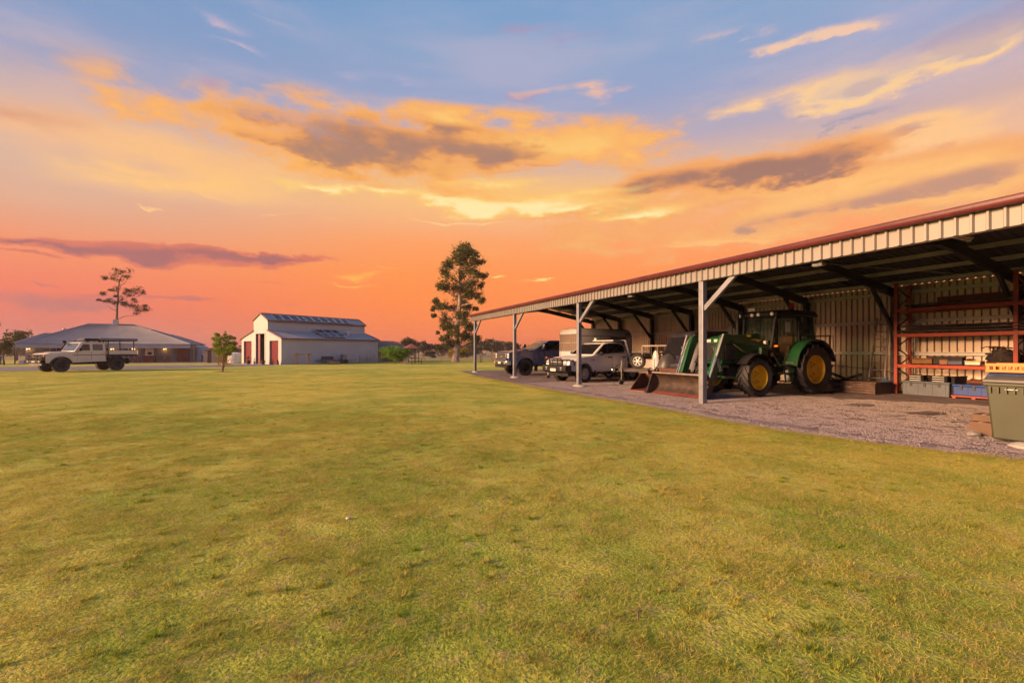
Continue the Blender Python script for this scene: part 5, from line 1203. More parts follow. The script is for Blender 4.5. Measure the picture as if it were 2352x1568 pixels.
# ---------------- the dark blue pick-up
def blue_truck():
    t = thing('pickup_truck', 'large dark-blue pickup truck with chrome grille in the farthest shed bay', 'pickup', (.36, 26.85, .02), R(205.5))
    P_ = mat('blue_paint', (.006, .028, .15), .25, 0, .12, 2, coat=.5)
    yb = lambda x, z: .98 - max(0, x - .5) ** 2 * .18
    ar = .56
    low = [(1.02, .62), (1.04, .95), (1.03, 1.26), (.92, 1.34), (.2, 1.42), (-.62, 1.46), (-.8, 1.44), (-4.0, 1.46), (-6.0, 1.44), (-6.0, .70), (-4.6, .62)] + arc(-4.05, .46, ar, 14, 166)[::-1] + [(-3.5, .54), (-.62, .54)] + arc(0, .46, ar, 12, 168)[::-1] + [(.62, .58)]
    loftbody('body', low, yb, P_, t, .05, 3)
    yc = lambda x, z: .93 - max(0, z - 1.44) * .28
    cab = [(-.62, 1.44), (-1.05, 1.68), (-1.55, 1.97), (-1.75, 2.03), (-3.4, 2.03), (-3.62, 1.95), (-3.70, 1.45)]
    loftbody('cab', cab, yc, P_, t, .05, 3)
    sidepane('side_window', [(-1.10, 1.52), (-1.66, 1.92), (-2.38, 1.94), (-2.40, 1.50)], yc, M['dglass'], t, .004)
    sidepane('side_window', [(-2.50, 1.50), (-2.48, 1.94), (-3.35, 1.92), (-3.5, 1.52)], yc, M['dglass'], t, .004)
    sidepane('window_trim', [(-.95, 1.475), (-.95, 1.495), (-3.6, 1.50), (-3.6, 1.48)], yc, M['dkst'], t, .008)
    a_, b_ = Vector((-.74, 0, 1.52)), Vector((-1.58, 0, 1.965)); nr = Vector((.47, 0, .88)) * .012
    MB().plate([(a_.x, -.82, a_.z), (a_.x, .82, a_.z), (b_.x, .72, b_.z), (b_.x, -.72, b_.z)], nr).build('windscreen', glassmat('pale_screen', (.035, .04, .04), .06), t)
    for x in (-.9, -2.44, -3.66): sidepane('door_seam', [(x - .006, .66), (x - .006, 1.42), (x + .006, 1.42), (x + .006, .66)], yb, M['black'], t, .002, .006, (1,))
    for x in (-2.25, -3.45): MB().box(x - .12, x + .12, .985, 1.01, 1.26, 1.30).build('door_handle', P_, t, .012)
    for s_ in (1, -1):
        MB().prism(arc(0, .46, ar + .07, 8, 172) + arc(0, .46, ar - .01, 172, 8), s_ * .86, s_ * 1.02).build('wheel_arch_flare', P_, t, .02)
        m_ = MB().box(-1.16, -.98, s_ * 1.18, s_ * 1.36, 1.50, 1.82).build('tow_mirror', M['black'], t, .03); MB().box(-.99, -.975, s_ * 1.19, s_ * 1.35, 1.60, 1.80).build('mirror_shell', M['chrome'], m_, .01); MB().bar((-1.05, s_ * .92, 1.52), (-1.07, s_ * 1.2, 1.56), .06, .05).build('mirror_arm', M['chrome'], m_)
        h_ = MB().box(.94, 1.05, s_ * .68, s_ * .93, 1.0, 1.28).build('headlight', M['lamp'], t, .02); MB().box(1.05, 1.06, s_ * .70, s_ * .91, 1.12, 1.15).build('light_strip', M['chrome'], h_)
        MB().cyl((1.20, s_ * .72, .74), (1.21, s_ * .72, .74), .06, n=12).build('fog_light', mat('pink_lens', (.6, .32, .25), .2), t)
        MB().box(-.75, -.71, s_ * .86 - .16, s_ * .86 + .16, .25, .62).build('mud_flap', M['black'], t)
    g_ = MB().box(.98, 1.07, -.66, .66, .88, 1.30).build('grille', M['dkst'], t)
    for z in (.94, 1.09, 1.24): MB().box(1.065, 1.095, -.66, .66, z - .04, z + .04).build('grille_bar', M['chrome'], g_, .01)
    MB().box(1.09, 1.105, -.13, .13, 1.06, 1.12).build('badge', mat('gold_badge', (.5, .35, .08), .3, .7), g_, .01)
    bp_ = MB().prism([(.92, .60), (1.14, .62), (1.2, .70), (1.2, .86), (.95, .88)], lambda x, z: -.99 + max(0, x - 1.0) * .5, lambda x, z: .99 - max(0, x - 1.0) * .5).build('bumper', M['chrome'], t, .03)
    MB().box(1.19, 1.215, -.45, .45, .66, .78).build('air_intake', M['black'], bp_); MB().box(1.215, 1.22, -.18, .18, .68, .78).build('number_plate', M['white'], bp_); MB().box(.85, 1.12, -.85, .85, .46, .60).build('valance', M['black'], bp_, .02)
    MB().prism([(.55, 1.385), (-.5, 1.455), (-.5, 1.50), (.35, 1.45)], -.38, .38).build('bonnet_bulge', P_, t, .03)
    for y in (-.5, -.2, .1, .4): MB().sphere((-1.72, y, 2.06), (.06, .04, .025), 8, 5).build('cab_lamp', M['amber'], t)
    for y in (-.62, .0): 
        MB().cyl((-1.6, y, 2.02), (-1.6, y, 2.12), .012, n=6).build('lamp_stalk', M['chrome'], t); MB().sphere((-1.6, y, 2.13), .035, 8, 6).build('roof_lamp', M['chrome'], t)
    MB().box(-6.1, .6, -.45, .45, .5, .62).build('chassis', M['black'], t)
    for x in (0, -4.05):
        for s_ in (1, -1): wheel(t, x, s_ * .84, .46, .30, .24, M['black'], 8, s_)
    MB().cyl((0, -.7, .46), (0, .7, .46), .06, n=10).build('axle', M['black'], t); MB().cyl((-4.05, -.7, .46), (-4.05, .7, .46), .08, n=10).build('axle', M['black'], t)
blue_truck()

# ---------------- horse float between them
def horse_float():
    b_ = W(2.75, 11.55, .02); t = thing('horse_float', 'pale grey horse float with rounded roof between the ute and the pickup', 'trailer', b_, TH + R(4))
    # x points inwards (rear), y away; near flank is y = -0.95
    P_ = mat('float_paint', (.44, .43, .45), .4, .05, .08, 1.5, coat=.2)
    hw = .95; sec = [(-hw, .52), (-hw, 2.22), (-hw + .05, 2.42), (-hw + .18, 2.55), (-hw + .45, 2.62), (hw - .45, 2.62), (hw - .18, 2.55), (hw - .05, 2.42), (hw, 2.22), (hw, .52)]
    mb = MB(); st_ = [(-.02, .86, -.12), (.0, .96, -.03), (.10, 1.0, 0), (3.4, 1.0, 0), (3.55, .98, -.05), (3.62, .9, -.25)]; q = []
    for x, k_, dz in st_:
        for y, z in sec: q.append((x, y * k_, z + (dz if z > 2.2 else 0)))
    n = len(sec); mb.add(q, [(i * n + j, i * n + (j + 1) % n, (i + 1) * n + (j + 1) % n, (i + 1) * n + j) for i in range(len(st_) - 1) for j in range(n)] + [tuple(range(n)), tuple(range(len(st_) * n - 1, (len(st_) - 1) * n - 1, -1))])
    mb.build('shell', P_, t, .02)
    for z in (2.2, 1.34): MB().box(.05, 3.5, -hw - .012, -hw - .002, z - .012, z + .012).build('trim_strip', M['dkst'], t)
    for x in (1.35, 2.05): MB().box(x - .006, x + .006, -hw - .008, -hw - .001, .6, 2.18).build('panel_seam', M['dkst'], t)
    w_ = MB().plate([(2.0, -hw - .01, 2.16), (3.0, -hw - .01, 2.16), (2.98, -hw - .01, 1.96), (2.22, -hw - .01, 1.96)], (0, -.12, -.04)).build('awning_flap', M['dkst'], t)
    wd = MB().box(2.25, 2.95, -hw - .02, -hw - .003, 1.72, 1.95).build('louvre_window', M['dkst'], t)
    for i in range(5): MB().box(2.27, 2.93, -hw - .03, -hw - .02, 1.74 + i * .043, 1.76 + i * .043).build('slat', M['galv'], wd)
    MB().box(2.9, 3.4, -hw - .01, -hw - .003, 1.7, 2.1).build('side_panel', M['white'], t)
    MB().box(3.05, 3.42, -hw - .018, -hw - .008, 2.33, 2.36).build('vent', M['dkst'], t); MB().box(3.05, 3.42, -hw - .018, -hw - .008, 2.27, 2.30).build('vent', M['dkst'], t)
    sc_ = MB().box(-.045, -.025, -.82, .82, 1.42, 2.30).build('front_screen', mat('mesh_screen', (.13, .085, .06), .6, 0, .2, 20), t)
    for i in range(9): MB().box(-.055, -.045, -.8 + i * .2 - .01, -.8 + i * .2 + .01, 1.42, 2.3).build('screen_bar', M['galv'], sc_)
    for z in (1.42, 1.85, 2.3): MB().box(-.06, -.04, -.83, .83, z - .02, z + .02).build('screen_rail', M['galv'], sc_)
    MB().box(-.04, -.025, -.85, .85, .6, 1.38).build('front_panel', P_, t)
    MB().box(.2, 3.5, -.8, .8, .40, .52).build('chassis', M['black'], t)
    for s_ in (-1, 1):
        MB().bar((.2, s_ * .7, .46), (-1.3, 0, .46), .07, .09).build('drawbar', M['dkst'], t)
        for x in (1.75, 2.5): wheel(t, x, s_ * .98, .33, .2, .19, M['alloy'], 6, s_)
        MB().prism([(1.3, .58), (1.42, .74), (2.83, .74), (2.95, .58), (2.95, .62), (2.85, .78), (1.4, .78), (1.3, .62)], s_ * .96, s_ * 1.12).build('mudguard', M['white'], t)
    MB().tube([(-1.3, 0, .46), (-1.3, 0, .12)], .03, 8).build('jockey_stand', M['galv'], t); MB().cyl((-1.3, -.04, .09), (-1.3, .04, .09), .09, n=14).build('jockey_wheel', M['rubber'], t)
horse_float()

# ---------------- box trailer beside the grey ute
def box_trailer():
    b_ = W(2.2, 6.63, .02); t = thing('box_trailer', 'galvanised box trailer with front gate and spare wheel, drawbar towards the lawn', 'trailer', b_, TH)
    G_ = mat('galvanised_sheet', (.42, .37, .34), .45, .45, .15, 3)
    # x inwards, y away; coupling at the origin
    dv = MB()
    for s_ in (-1, 1): dv.bar((.05, s_ * .04, .60), (2.2, s_ * .92, .60), .09, .12)
    dv.build('drawbar', G_, t); MB().bar((.05, 0, .60), (2.2, 0, .60), .08, .10).build('centre_bar', G_, t)
    cp = MB().box(-.22, .08, -.06, .06, .56, .70).sphere((-.22, 0, .62), (.09, .08, .10), 12, 8).build('coupling', M['chrome'], t, .01)
    MB().tube([(-.1, 0, .70), (.02, 0, .84), (.12, 0, .84)], .02, 6).build('hand_brake', M['chrome'], cp)
    j_ = MB().cyl((.12, -.13, .18), (.12, -.13, 1.0), .032, n=12).build('jockey_stand', M['chrome'], t); MB().tube([(.12, -.13, 1.0), (.12, -.13, 1.05), (.12, -.03, 1.05), (.12, -.03, 1.1)], .014, 6).build('crank', M['chrome'], j_)
    MB().cyl((.10, -.18, .11), (.10, -.08, .11), .105, n=18).build('jockey_wheel', M['rubber'], t); MB().box(.05, .19, -.2, -.06, .16, .24).build('wheel_fork', M['chrome'], t)
    MB().box(2.15, 5.6, -1.0, 1.0, .56, .62).build('deck', G_, t)
    gt = MB()
    for y in (-.97, .97): gt.bar((2.16, y, .62), (2.16, y, 1.66), .05, .05)
    gt.bar((2.16, -.99, 1.66), (2.16, .99, 1.66), .05, .06); gt.bar((2.16, -.97, 1.02), (2.16, .97, 1.02), .04, .05); gt.bar((2.16, -.05, 1.02), (2.16, -.05, 1.66), .025, .03); gt.build('front_gate', G_, t)
    MB().box(2.14, 2.17, -.96, .96, .64, .99).build('front_panel', G_, t)
    for z in (.75, .88): MB().box(2.12, 2.14, -.95, .95, z - .012, z + .012).build('pressing', G_, t)
    for s_ in (-1, 1):
        MB().plate([(2.12, s_ * 1.0, .62), (2.12, s_ * 1.22, .62), (2.12, s_ * 1.20, .78), (2.12, s_ * 1.10, .92), (2.12, s_ * 1.0, .98)], (.06, 0, 0)).build('guard_end', G_, t)
        MB().box(2.2, 5.6, s_ * .985, s_ * 1.005, .62, 1.05).build('side', G_, t)
        MB().prism([(2.75, .60), (2.9, .92), (3.3, 1.0), (4.3, 1.0), (4.7, .92), (4.85, .60), (4.80, .60), (4.65, .88), (4.3, .95), (3.3, .95), (2.95, .88), (2.8, .60)], s_ * 1.01, s_ * 1.24).build('mudguard', G_, t)
        cg = MB()
        for i in range(9): cg.bar((2.3 + i * .4, s_ * .99, 1.05), (2.3 + i * .4, s_ * .99, 1.64), .012, .012)
        for z in (1.2, 1.35, 1.5, 1.65): cg.bar((2.2, s_ * .99, z), (5.6, s_ * .99, z), .014, .014)
        cg.build('cage_side', M['purl'], t)
        for x in (3.4, 4.2): wheel(t, x, s_ * 1.12, .33, .2, .19, M['alloy'], 6, s_)
    MB().box(2.3, 5.5, -.8, .8, .44, .555).build('chassis', M['black'], t)
    tm_ = wheel(t, .95, -.32, .315, .20, .21, M['white'], 6, 1, 'spare_wheel'); tm_.location = (1.02, -.10, .98); tm_.rotation_euler = (0, 0, R(118))
    MB().bar((1.1, 0, .62), (1.1, 0, .98), .06, .06).build('spare_bracket', G_, t)
    ld_ = thing('trailer_load', 'pale timber offcuts and sheets piled in the galvanised trailer', 'load', W(5.6, 6.6, .645), TH)
    for i in range(6): MB().bar((-1.1 + .1 * i, -.6 + .22 * i, .1 + .13 * i), (1.2, -.5 + .18 * i, .12 + .13 * i), .2, .05).build('board', M['wood'] if i % 2 else M['cream'], ld_)
box_trailer()
# ------------------------------------------------------------------ the tractor: origin under the rear axle, x forward (out of the shed), y left (towards the camera side)
def lug_tyre(parent, x, y, r, w, rr, side, m_rim, nlug, name='wheel'):
    h = w / 2
    tp = [(rr, -h * .72), (r * .82, -h), (r * .90, -h * .93), (r * .935, -h * .5), (r * .94, h * .5), (r * .90, h * .93), (r * .82, h), (rr, h * .72), (rr * .97, h * .3), (rr * .97, -h * .3)]
    mb = MB().lathe(tp, (0, 0, 0), 44)
    for i in range(nlug):
        for s_ in (-1, 1):
            an = 2 * pi * (i + (.5 if s_ > 0 else 0)) / nlug; q = []
            for f, yy in ((0, .02), (.5, h * .55), (1, h * .99)):
                a_ = an - f * .30 * (1.6 / r) * .55
                for rad_ in (r * (.925 - .03 * (f == 1)), r * (1.0 - .045 * (f == 1))):
                    for dw in (-1, 1):
                        a2 = a_ + dw * (.026 + .008 * f) / r * (1.25 if rad_ < r * .95 else .85); q.append((rad_ * cos(a2), s_ * yy, rad_ * sin(a2)))
            fs = []
            for k_ in (0, 1):
                b0, b1 = 4 * k_, 4 * k_ + 4; fs += [(b0 + 2, b0 + 3, b1 + 3, b1 + 2), (b0, b0 + 2, b1 + 2, b1), (b0 + 1, b1 + 1, b1 + 3, b0 + 3)]
            fs += [(0, 1, 3, 2), (8, 10, 11, 9)]; mb.add(q, fs)
    o = mb.build(name, M['rubber'], parent); o.location = (x, y, r * .985)
    f = side * h
    rm_ = MB().lathe([(rr, -f * .7), (rr * 1.02, f * .74), (rr * .96, f * .80), (rr * .92, f * .55), (rr * .88, f * .05), (rr * .86, -f * .65)], (0, 0, 0), 36).build('rim', m_rim, o)
    dc = MB().lathe([(rr * .87, f * .02), (rr * .60, -f * .10), (rr * .40, f * .0), (rr * .30, f * .16), (rr * .001, f * .18), (rr * .001, -f * .2), (rr * .87, -f * .15)], (0, 0, 0), 36).build('disc', m_rim, o)
    MB().cyl((0, f * .1, 0), (0, f * .46, 0), rr * .27, rr * .22, 20).build('hub', m_rim, o)
    for i in range(8):
        a_ = 2 * pi * i / 8; MB().cyl((rr * .48 * cos(a_), f * .0, rr * .48 * sin(a_)), (rr * .48 * cos(a_), f * .12, rr * .48 * sin(a_)), rr * .035, n=6).build('wheel_nut', M['dkst'], o)
    return o
def tractor():
    t = thing('tractor', 'green farm tractor with yellow wheels, glass cab and front loader', 'tractor', W(5.62, 1.5, .02), TH + pi)
    G = mat('tractor_green', (.009, .056, .018), .32, 0, .15, 2, coat=.4); G2 = mat('loader_green', (.011, .072, .024), .36, 0, .15, 2, coat=.3)
    Y = mat('tractor_yellow', (.92, .56, .012), .42, 0, .10, 4, dirt=(.34, .19, .03), dirt_amt=.35); K = M['black']
    for s_ in (1, -1):
        lug_tyre(t, 0, s_ * .90, .84, .50, .47, s_, Y, 18); lug_tyre(t, 2.63, s_ * .86, .62, .40, .38, s_, Y, 16)
    MB().cyl((0, -.7, .84), (0, .7, .84), .17, n=16).build('rear_axle', K, t); MB().box(2.53, 2.73, -.68, .68, .50, .70).build('front_axle', G, t, .03)
    MB().box(-.45, 1.3, -.30, .30, .62, 1.15).build('gearbox', K, t, .03); MB().box(1.2, 3.1, -.24, .24, .62, 1.05).build('engine_block', K, t, .03)
    for s_ in (1, -1): MB().cyl((2.63, s_ * .5, .62), (2.63, s_ * .70, .62), .16, n=14).build('axle_hub', G, t)
    # bonnet
    bp_ = [(3.50, 1.02), (3.56, 1.30), (3.50, 1.72), (3.34, 1.90), (2.9, 1.97), (1.55, 2.02), (1.55, 1.45), (2.2, 1.40), (2.35, 1.05)]
    bo = MB().prism(bp_, lambda x, z: -(.36 - max(0, z - 1.7) * .45), lambda x, z: .36 - max(0, z - 1.7) * .45).build('bonnet', G, t, .05, 3)
    gi = MB().prism([(3.40, 1.10), (3.47, 1.32), (3.42, 1.66), (3.0, 1.70), (2.88, 1.12)], .352, .372).build('side_grille', K, t, .02); MB().prism([(3.40, 1.10), (3.47, 1.32), (3.42, 1.66), (3.0, 1.70), (2.88, 1.12)], -.372, -.352).build('side_grille', K, t, .02)
    for i in range(9): MB().box(2.95 + i * .05, 2.962 + i * .05, .372, .378, 1.16, 1.62).build('grille_slat', M['dkst'], gi)
    MB().box(3.50, 3.58, -.26, .26, 1.12, 1.68).build('front_grille', K, t, .02)
    for s_ in (1, -1): MB().box(3.44, 3.53, s_ * .16 - .10, s_ * .16 + .10, 1.72, 1.82).build('head_lamp', M['lamp'], t, .02)
    MB().plate([(2.75, .374, 1.74), (2.0, .374, 1.84), (1.70, .374, 1.80), (1.85, .374, 1.74)], (0, .006, 0)).build('yellow_stripe', Y, t); textobj('JOHN DEERE', .075, t, (2.15, .384, 1.785), (R(90), 0, R(180)), G, 'stripe_lettering', .001)
    textobj('6520', .09, t, (2.25, .34, 1.93), (R(75), 0, R(180)), Y, 'model_lettering', .002)
    MB().box(1.48, 1.62, .36, .46, 1.46, 1.78).build('reflector_lamp', M['lamp'], t, .02)
    MB().box(1.55, 2.3, .30, .42, 1.10, 1.40).build('side_tank', K, t, .03); MB().cyl((1.75, -.52, 1.3), (1.75, -.52, 2.75), .055, n=12).build('exhaust', K, t)
    # front mudguards
    for s_ in (1, -1): MB().prism(arc(2.63, .62, .74, 35, 150) + arc(2.63, .62, .71, 150, 35), s_ * .68, s_ * 1.04).build('front_mudguard', K, t)
    # cab
    ck = []
    FP = [(1.38, .50), (1.22, .72)]
    def post(a_, b_, w_=.07): return MB().bar(a_, b_, w_, w_).build('cab_pillar', K, t)
    zb, zt = 1.52, 2.60
    for s_ in (1, -1):
        post((1.45, s_ * .52, 1.42), (1.30, s_ * .60, zt)); post((.42, s_ * .80, 1.0), (.36, s_ * .72, zt), .09); post((-.52, s_ * .70, 1.55), (-.42, s_ * .64, zt), .08)
        MB().plate([(1.42, s_ * .55, 1.45), (1.28, s_ * .62, zt), (.40, s_ * .735, zt), (.46, s_ * .80, .95), (.95, s_ * .78, .80), (1.2, s_ * .68, .95)], (0, s_ * .012, 0)).build('door_glass', M['cglass'], t)
        MB().plate([(.36, s_ * .80, 1.62), (.33, s_ * .735, zt), (-.40, s_ * .66, zt), (-.48, s_ * .71, 1.62)], (0, s_ * .012, 0)).build('rear_side_glass', M['cglass'], t)
        MB().tube([(1.44, s_ * .56, 1.42), (1.22, s_ * .69, .93), (.95, s_ * .79, .78), (.5, s_ * .81, .93)], .025, 6).build('door_frame', K, t)
        # mirror and beacon arms
        MB().tube([(1.30, s_ * .66, 2.45), (1.42, s_ * .95, 2.5), (1.42, s_ * 1.08, 2.38)], .014, 6).build('mirror_arm', K, t); MB().box(1.39, 1.45, s_ * 1.0, s_ * 1.20, 2.02, 2.38).build('mirror', K, t, .02)
        MB().sphere((1.38, s_ * .66, 1.60), (.05, .08, .04), 10, 6).build('indicator', M['amber'], t)
    MB().plate([(1.45, -.50, 1.45), (1.45, .50, 1.45), (1.31, .57, zt), (1.31, -.57, zt)], (.012, 0, 0)).build('windscreen', M['cglass'], t)
    MB().plate([(-.50, -.66, 1.62), (-.50, .66, 1.62), (-.42, .60, zt), (-.42, -.60, zt)], (-.012, 0, 0)).build('rear_glass', M['cglass'], t)
    rp = [(1.50, 2.60), (1.52, 2.70), (1.30, 2.80), (.4, 2.83), (-.55, 2.80), (-.62, 2.62)]
    ro = MB().prism(rp, lambda x, z: -(.80 - max(0, z - 2.68) * .7), lambda x, z: .80 - max(0, z - 2.68) * .7).build('cab_roof', K, t, .04, 3)
    for y in (-.62, -.12, .12, .62): MB().cyl((1.50, y, 2.665), (1.545, y, 2.665), .058, n=14).build('work_light', M['lamp'], ro)
    MB().box(1.40, 1.52, -.30, -.02, 2.80, 2.92).build('light_bar', M['lamp'], ro, .02)
    MB().cyl((.55, .62, 2.80), (.55, .62, 2.88), .05, n=12).build('beacon_base', K, ro); MB().lathe([(.001, 2.88), (.085, 2.88), (.08, 3.02), (.05, 3.06), (.001, 3.06)], (.55, .62, 0), 16, 'z').build('beacon', mat('red_beacon', (.35, .02, .015), .25), ro)
    # inside the cab
    sm = mat('tan_seat', (.20, .075, .04), .7, 0, .15, 4)
    MB().box(-.05, .45, -.26, .26, 1.22, 1.38).build('seat', sm, t, .05); MB().box(-.18, -.02, -.25, .25, 1.38, 1.98).build('seat_back', sm, t, .05); MB().box(.2, .5, .30, .62, 1.0, 1.62).build('side_console', sm, t, .04)
    MB().box(-.5, 1.3, -.62, .62, .92, 1.0).build('cab_floor', K, t); MB().box(1.0, 1.35, -.2, .2, 1.0, 1.68).build('dash_column', K, t, .04)
    MB().prism([(.98, .98), (.72, .98), (.52, 1.62), (.78, 1.62)], .60, .70).build('door_trim', sm, t, .02)
    sw = MB(); sw.tube([(.88 + .06 * cos(a_ * pi / 8) * .6, .2 * sin(a_ * pi / 8), 1.80 + .19 * cos(a_ * pi / 8) * .5) for a_ in range(17)], .014, 6); sw.bar((1.05, 0, 1.6), (.90, 0, 1.80), .04, .04); sw.build('steering_wheel', K, t)
    # rear mudguards, steps
    for s_ in (1, -1):
        outer = arc(0, .84, 1.0, 104, 6, 12); inner = arc(0, .84, .955, 6, 104, 12)
        mg = MB().prism(outer + inner, s_ * .68, s_ * 1.10).build('rear_mudguard', G, t, .015); MB().prism(arc(0, .84, 1.0, 166, 104.5, 8) + arc(0, .84, .955, 104.5, 166, 8), s_ * .68, s_ * 1.14).build('mudguard_extension', K, mg); MB().prism(arc(0, .84, .96, 172, 8, 14) , s_ * .60, s_ * .64).build('mudguard_inner', K, t)
        MB().plate([(.98, s_ * .98, 1.08), (1.02, s_ * .66, 1.08), (1.08, s_ * .70, .42), (1.02, s_ * .98, .42)], (-.02, 0, 0)).build('mudguard_front', G, t)
        MB().box(-.98, -.92, s_ * .8 - .1, s_ * .8 + .1, 1.32, 1.46).build('tail_lamp', mat('red_lens', (.4, .02, .015), .25), t, .01)
        for z in (.45, .72, .98): MB().box(1.02, 1.36, s_ * .72, s_ * .98, z - .02, z + .02).build('step', G, t)
        MB().bar((1.36, s_ * .98, .42), (1.22, s_ * .80, 1.1), .04, .03).build('step_side', K, t)
    MB().box(-.9, -.78, -.42, .30, 1.98, 2.06).build('rear_light_bar', M['white'], t)
    # loader: masts, arms, cylinders, bucket
    for s_ in (1, -1):
        y = s_ * .52; y1 = s_ * .60
        MB().prism([(1.55, .70), (1.95, .70), (1.90, 1.55), (1.72, 1.62), (1.58, 1.55)], s_ * .42, s_ * .52).build('loader_mast', G2, t, .015)
        am = MB().prism([(1.62, 1.50), (1.70, 1.64), (3.55, 1.98), (3.78, 1.95), (3.88, 1.82), (4.42, .42), (4.36, .30), (4.22, .30), (3.62, 1.70), (3.50, 1.76)], s_ * .53, s_ * .64).build('loader_arm', G2, t, .012)
        MB().prism([(3.84, 1.86), (3.90, 1.82), (4.45, .44), (4.40, .38)], s_ * .641, s_ * .655).build('arm_edge', mat('arm_edge', (.34, .36, .24), .5), am)
        textobj('JOHN DEERE', .15, am, (4.02, s_ * .6465, 1.20), (R(90), R(68.8 if s_ > 0 else -68.8), R(180 if s_ > 0 else 0)), M['white'], 'arm_lettering', .002)
        MB().cyl((4.33, s_ * .645, .40), (4.33, s_ * .665, .40), .055, n=18).build('pivot_cap', M['white'], am)
        c1 = MB().cyl((3.86, s_ * .74, 1.96), (4.12, s_ * .72, 1.30), .035, n=12).build('tilt_cylinder', M['galv'], t); MB().cyl((4.12, s_ * .72, 1.30), (4.40, s_ * .70, .62), .022, n=10).build('ram', M['chrome'], c1)
        c2 = MB().cyl((1.85, y1, .95), (2.6, y1, 1.30), .045, n=12).build('lift_cylinder', K, t); MB().cyl((2.6, y1, 1.30), (3.3, y1, 1.66), .028, n=10).build('ram', M['chrome'], c2)
        MB().bar((4.40, s_ * .70, .62), (4.50, s_ * .68, .52), .05, .08).build('bucket_link', G2, t)
    MB().cyl((4.30, -.62, .44), (4.30, .62, .44), .06, n=12).build('cross_tube', G2, t); MB().prism([(3.3, .70), (3.75, .62), (3.8, .80), (3.3, .98)], -.25, .25).build('front_weight', G2, t, .04)
    MB().tube([(4.25, -.5, .62), (3.7, -.3, .66), (3.5, .3, .60), (4.2, .55, .55)], .035, 8).build('hydraulic_hose', G2, t)
    BKT = mat('bucket_steel', (.05, .034, .028), .55, .35, .35, 3.5, .2, 30, c2=(.09, .06, .046), dirt=(.05, .04, .045), dirt_amt=.6)
    yl, yr_ = -1.32, .92
    prof = [(4.80, .82), (4.70, .78), (4.55, .60), (4.52, .38), (4.60, .20), (4.72, .10), (4.74, .12), (4.63, .22), (4.555, .38), (4.585, .59), (4.72, .76), (4.81, .80)]
    bk = MB().prism(prof, yl, yr_).build('bucket', BKT, t, .004)
    bk.scale = (1, 1, .86)
    MB().box(4.66, 4.86, yl - .005, yr_ + .005, .805, .87).build('top_lip', M['steel'], bk, .01)
    MB().prism([(4.70, .10), (4.86, .03), (4.87, .05), (4.72, .125)], yl, yr_).build('cutting_edge', mat('worn_red', (.17, .05, .036), .6, .1, .25, 4), bk)
    for y in (yl, yr_): MB().plate([(4.50, y, .40), (4.58, y, .66), (4.70, y, .83), (4.82, y, .85), (5.10, y, .02), (4.86, y, .02), (4.62, y, .16)], (0, .02 if y > 0 else -.02, 0)).build('side_plate', BKT, bk)
    for z, c_ in ((.60, Y), (.45, mat('cream_sticker', (.6, .5, .35), .5))): MB().box(4.72, 4.80, yr_ + .021, yr_ + .026, z - .05, z + .05).build('warning_sticker', c_, bk)
    # implement behind: three-point arms
    for s_ in (1, -1): MB().bar((-.4, s_ * .3, .6), (-1.25, s_ * .42, .55), .05, .09).build('lift_link', K, t)
tractor()
# ------------------------------------------------------------------ pallet rack
RED = mat('rack_orange', (.34, .042, .012), .5, .1, .15, 4, dirt=(.16, .03, .02), dirt_amt=.4)
RF, RB = 8.40, 9.22
rack = thing('pallet_rack', 'tall orange-red pallet rack with long shelves against the back wall', 'rack', W(0, 0, .02), TH)
def upright(s):
    for t in (RF, RB):
        u = MB().box(t - .04, t + .04, s - .045, s + .045, 0, 3.74).build('upright', RED, rack)
        if t == RF:
            hm = MB()
            for i in range(46):
                for k_ in (-.018, .018): hm.box(t - .046, t - .039, s + k_ - .007, s + k_ + .007, .12 + i * .078, .15 + i * .078)
            hm.build('punched_slots', M['dkst'], u)
            hs = MB()
            for i in range(46): hs.box(t - .012, t + .012, s - .050, s - .044, .12 + i * .078, .15 + i * .078)
            hs.build('punched_slots', M['dkst'], u)
    for i in range(5):
        z0 = .2 + i * .68
        MB().bar((RF, s, z0), (RB, s, z0 + .34), .03, .03).build('brace', RED, rack); MB().bar((RB, s, z0 + .34), (RF, s, z0 + .68), .03, .03).build('brace', RED, rack)
for s in (-.50, -3.38, -6.26): upright(s)
for s0, s1 in ((-.546, -3.334), (-3.426, -6.214)):
    for z in (.94, 1.96, 2.80):
        for t in (RF, RB): MB().box(t - .025, t + .025, s1, s0, z - .055, z + .055).build('beam', RED, rack, .006)
    for z in (.94, 1.96, 2.80):
        for i in range(4): MB().box(RF - .02, RB + .02, s1 + .25 + i * .72, s1 + .31 + i * .72, z + .057, z + .075).build('shelf_bar', M['dkst'], rack)
def rl(t, s, z): return W(t, s, z + .02)
DK = mat('dusty_dark', (.05, .035, .035), .8, 0, .4, 4); BRN = mat('brown_board', (.13, .035, .025), .7, 0, .2, 3)
b_ = thing('long_panel', 'long dark-red panel lying on the top rack shelf', 'panel', rl(8.85, -2.35, 2.877), TH)
MB().box(-.2, -.15, -.95, .85, 0, .30).build('sheet', BRN, b_); MB().box(-.145, .2, -.9, .8, 0, .05).build('backing', DK, b_)
rg = random.Random(4)
b_ = thing('timber_lengths', 'dark timber lengths and trims lying along the top rack shelf', 'timber', rl(8.8, -1.95, 2.877), TH)
for i in range(9): MB().bar((-.5 + .1 * i, -1.5 + rg.uniform(0, .3), .055 + .03 * (i % 3)), (-.5 + .1 * i, 1.2 + rg.uniform(-.6, .3), .055 + .04 * (i % 2)), .08, .04).build('length', DK if i % 2 else M['dwood'], b_)
b_ = thing('pipe_bundle', 'long dark pipes and battens stacked on the middle rack shelf', 'timber', rl(8.8, -1.95, 2.037), TH)
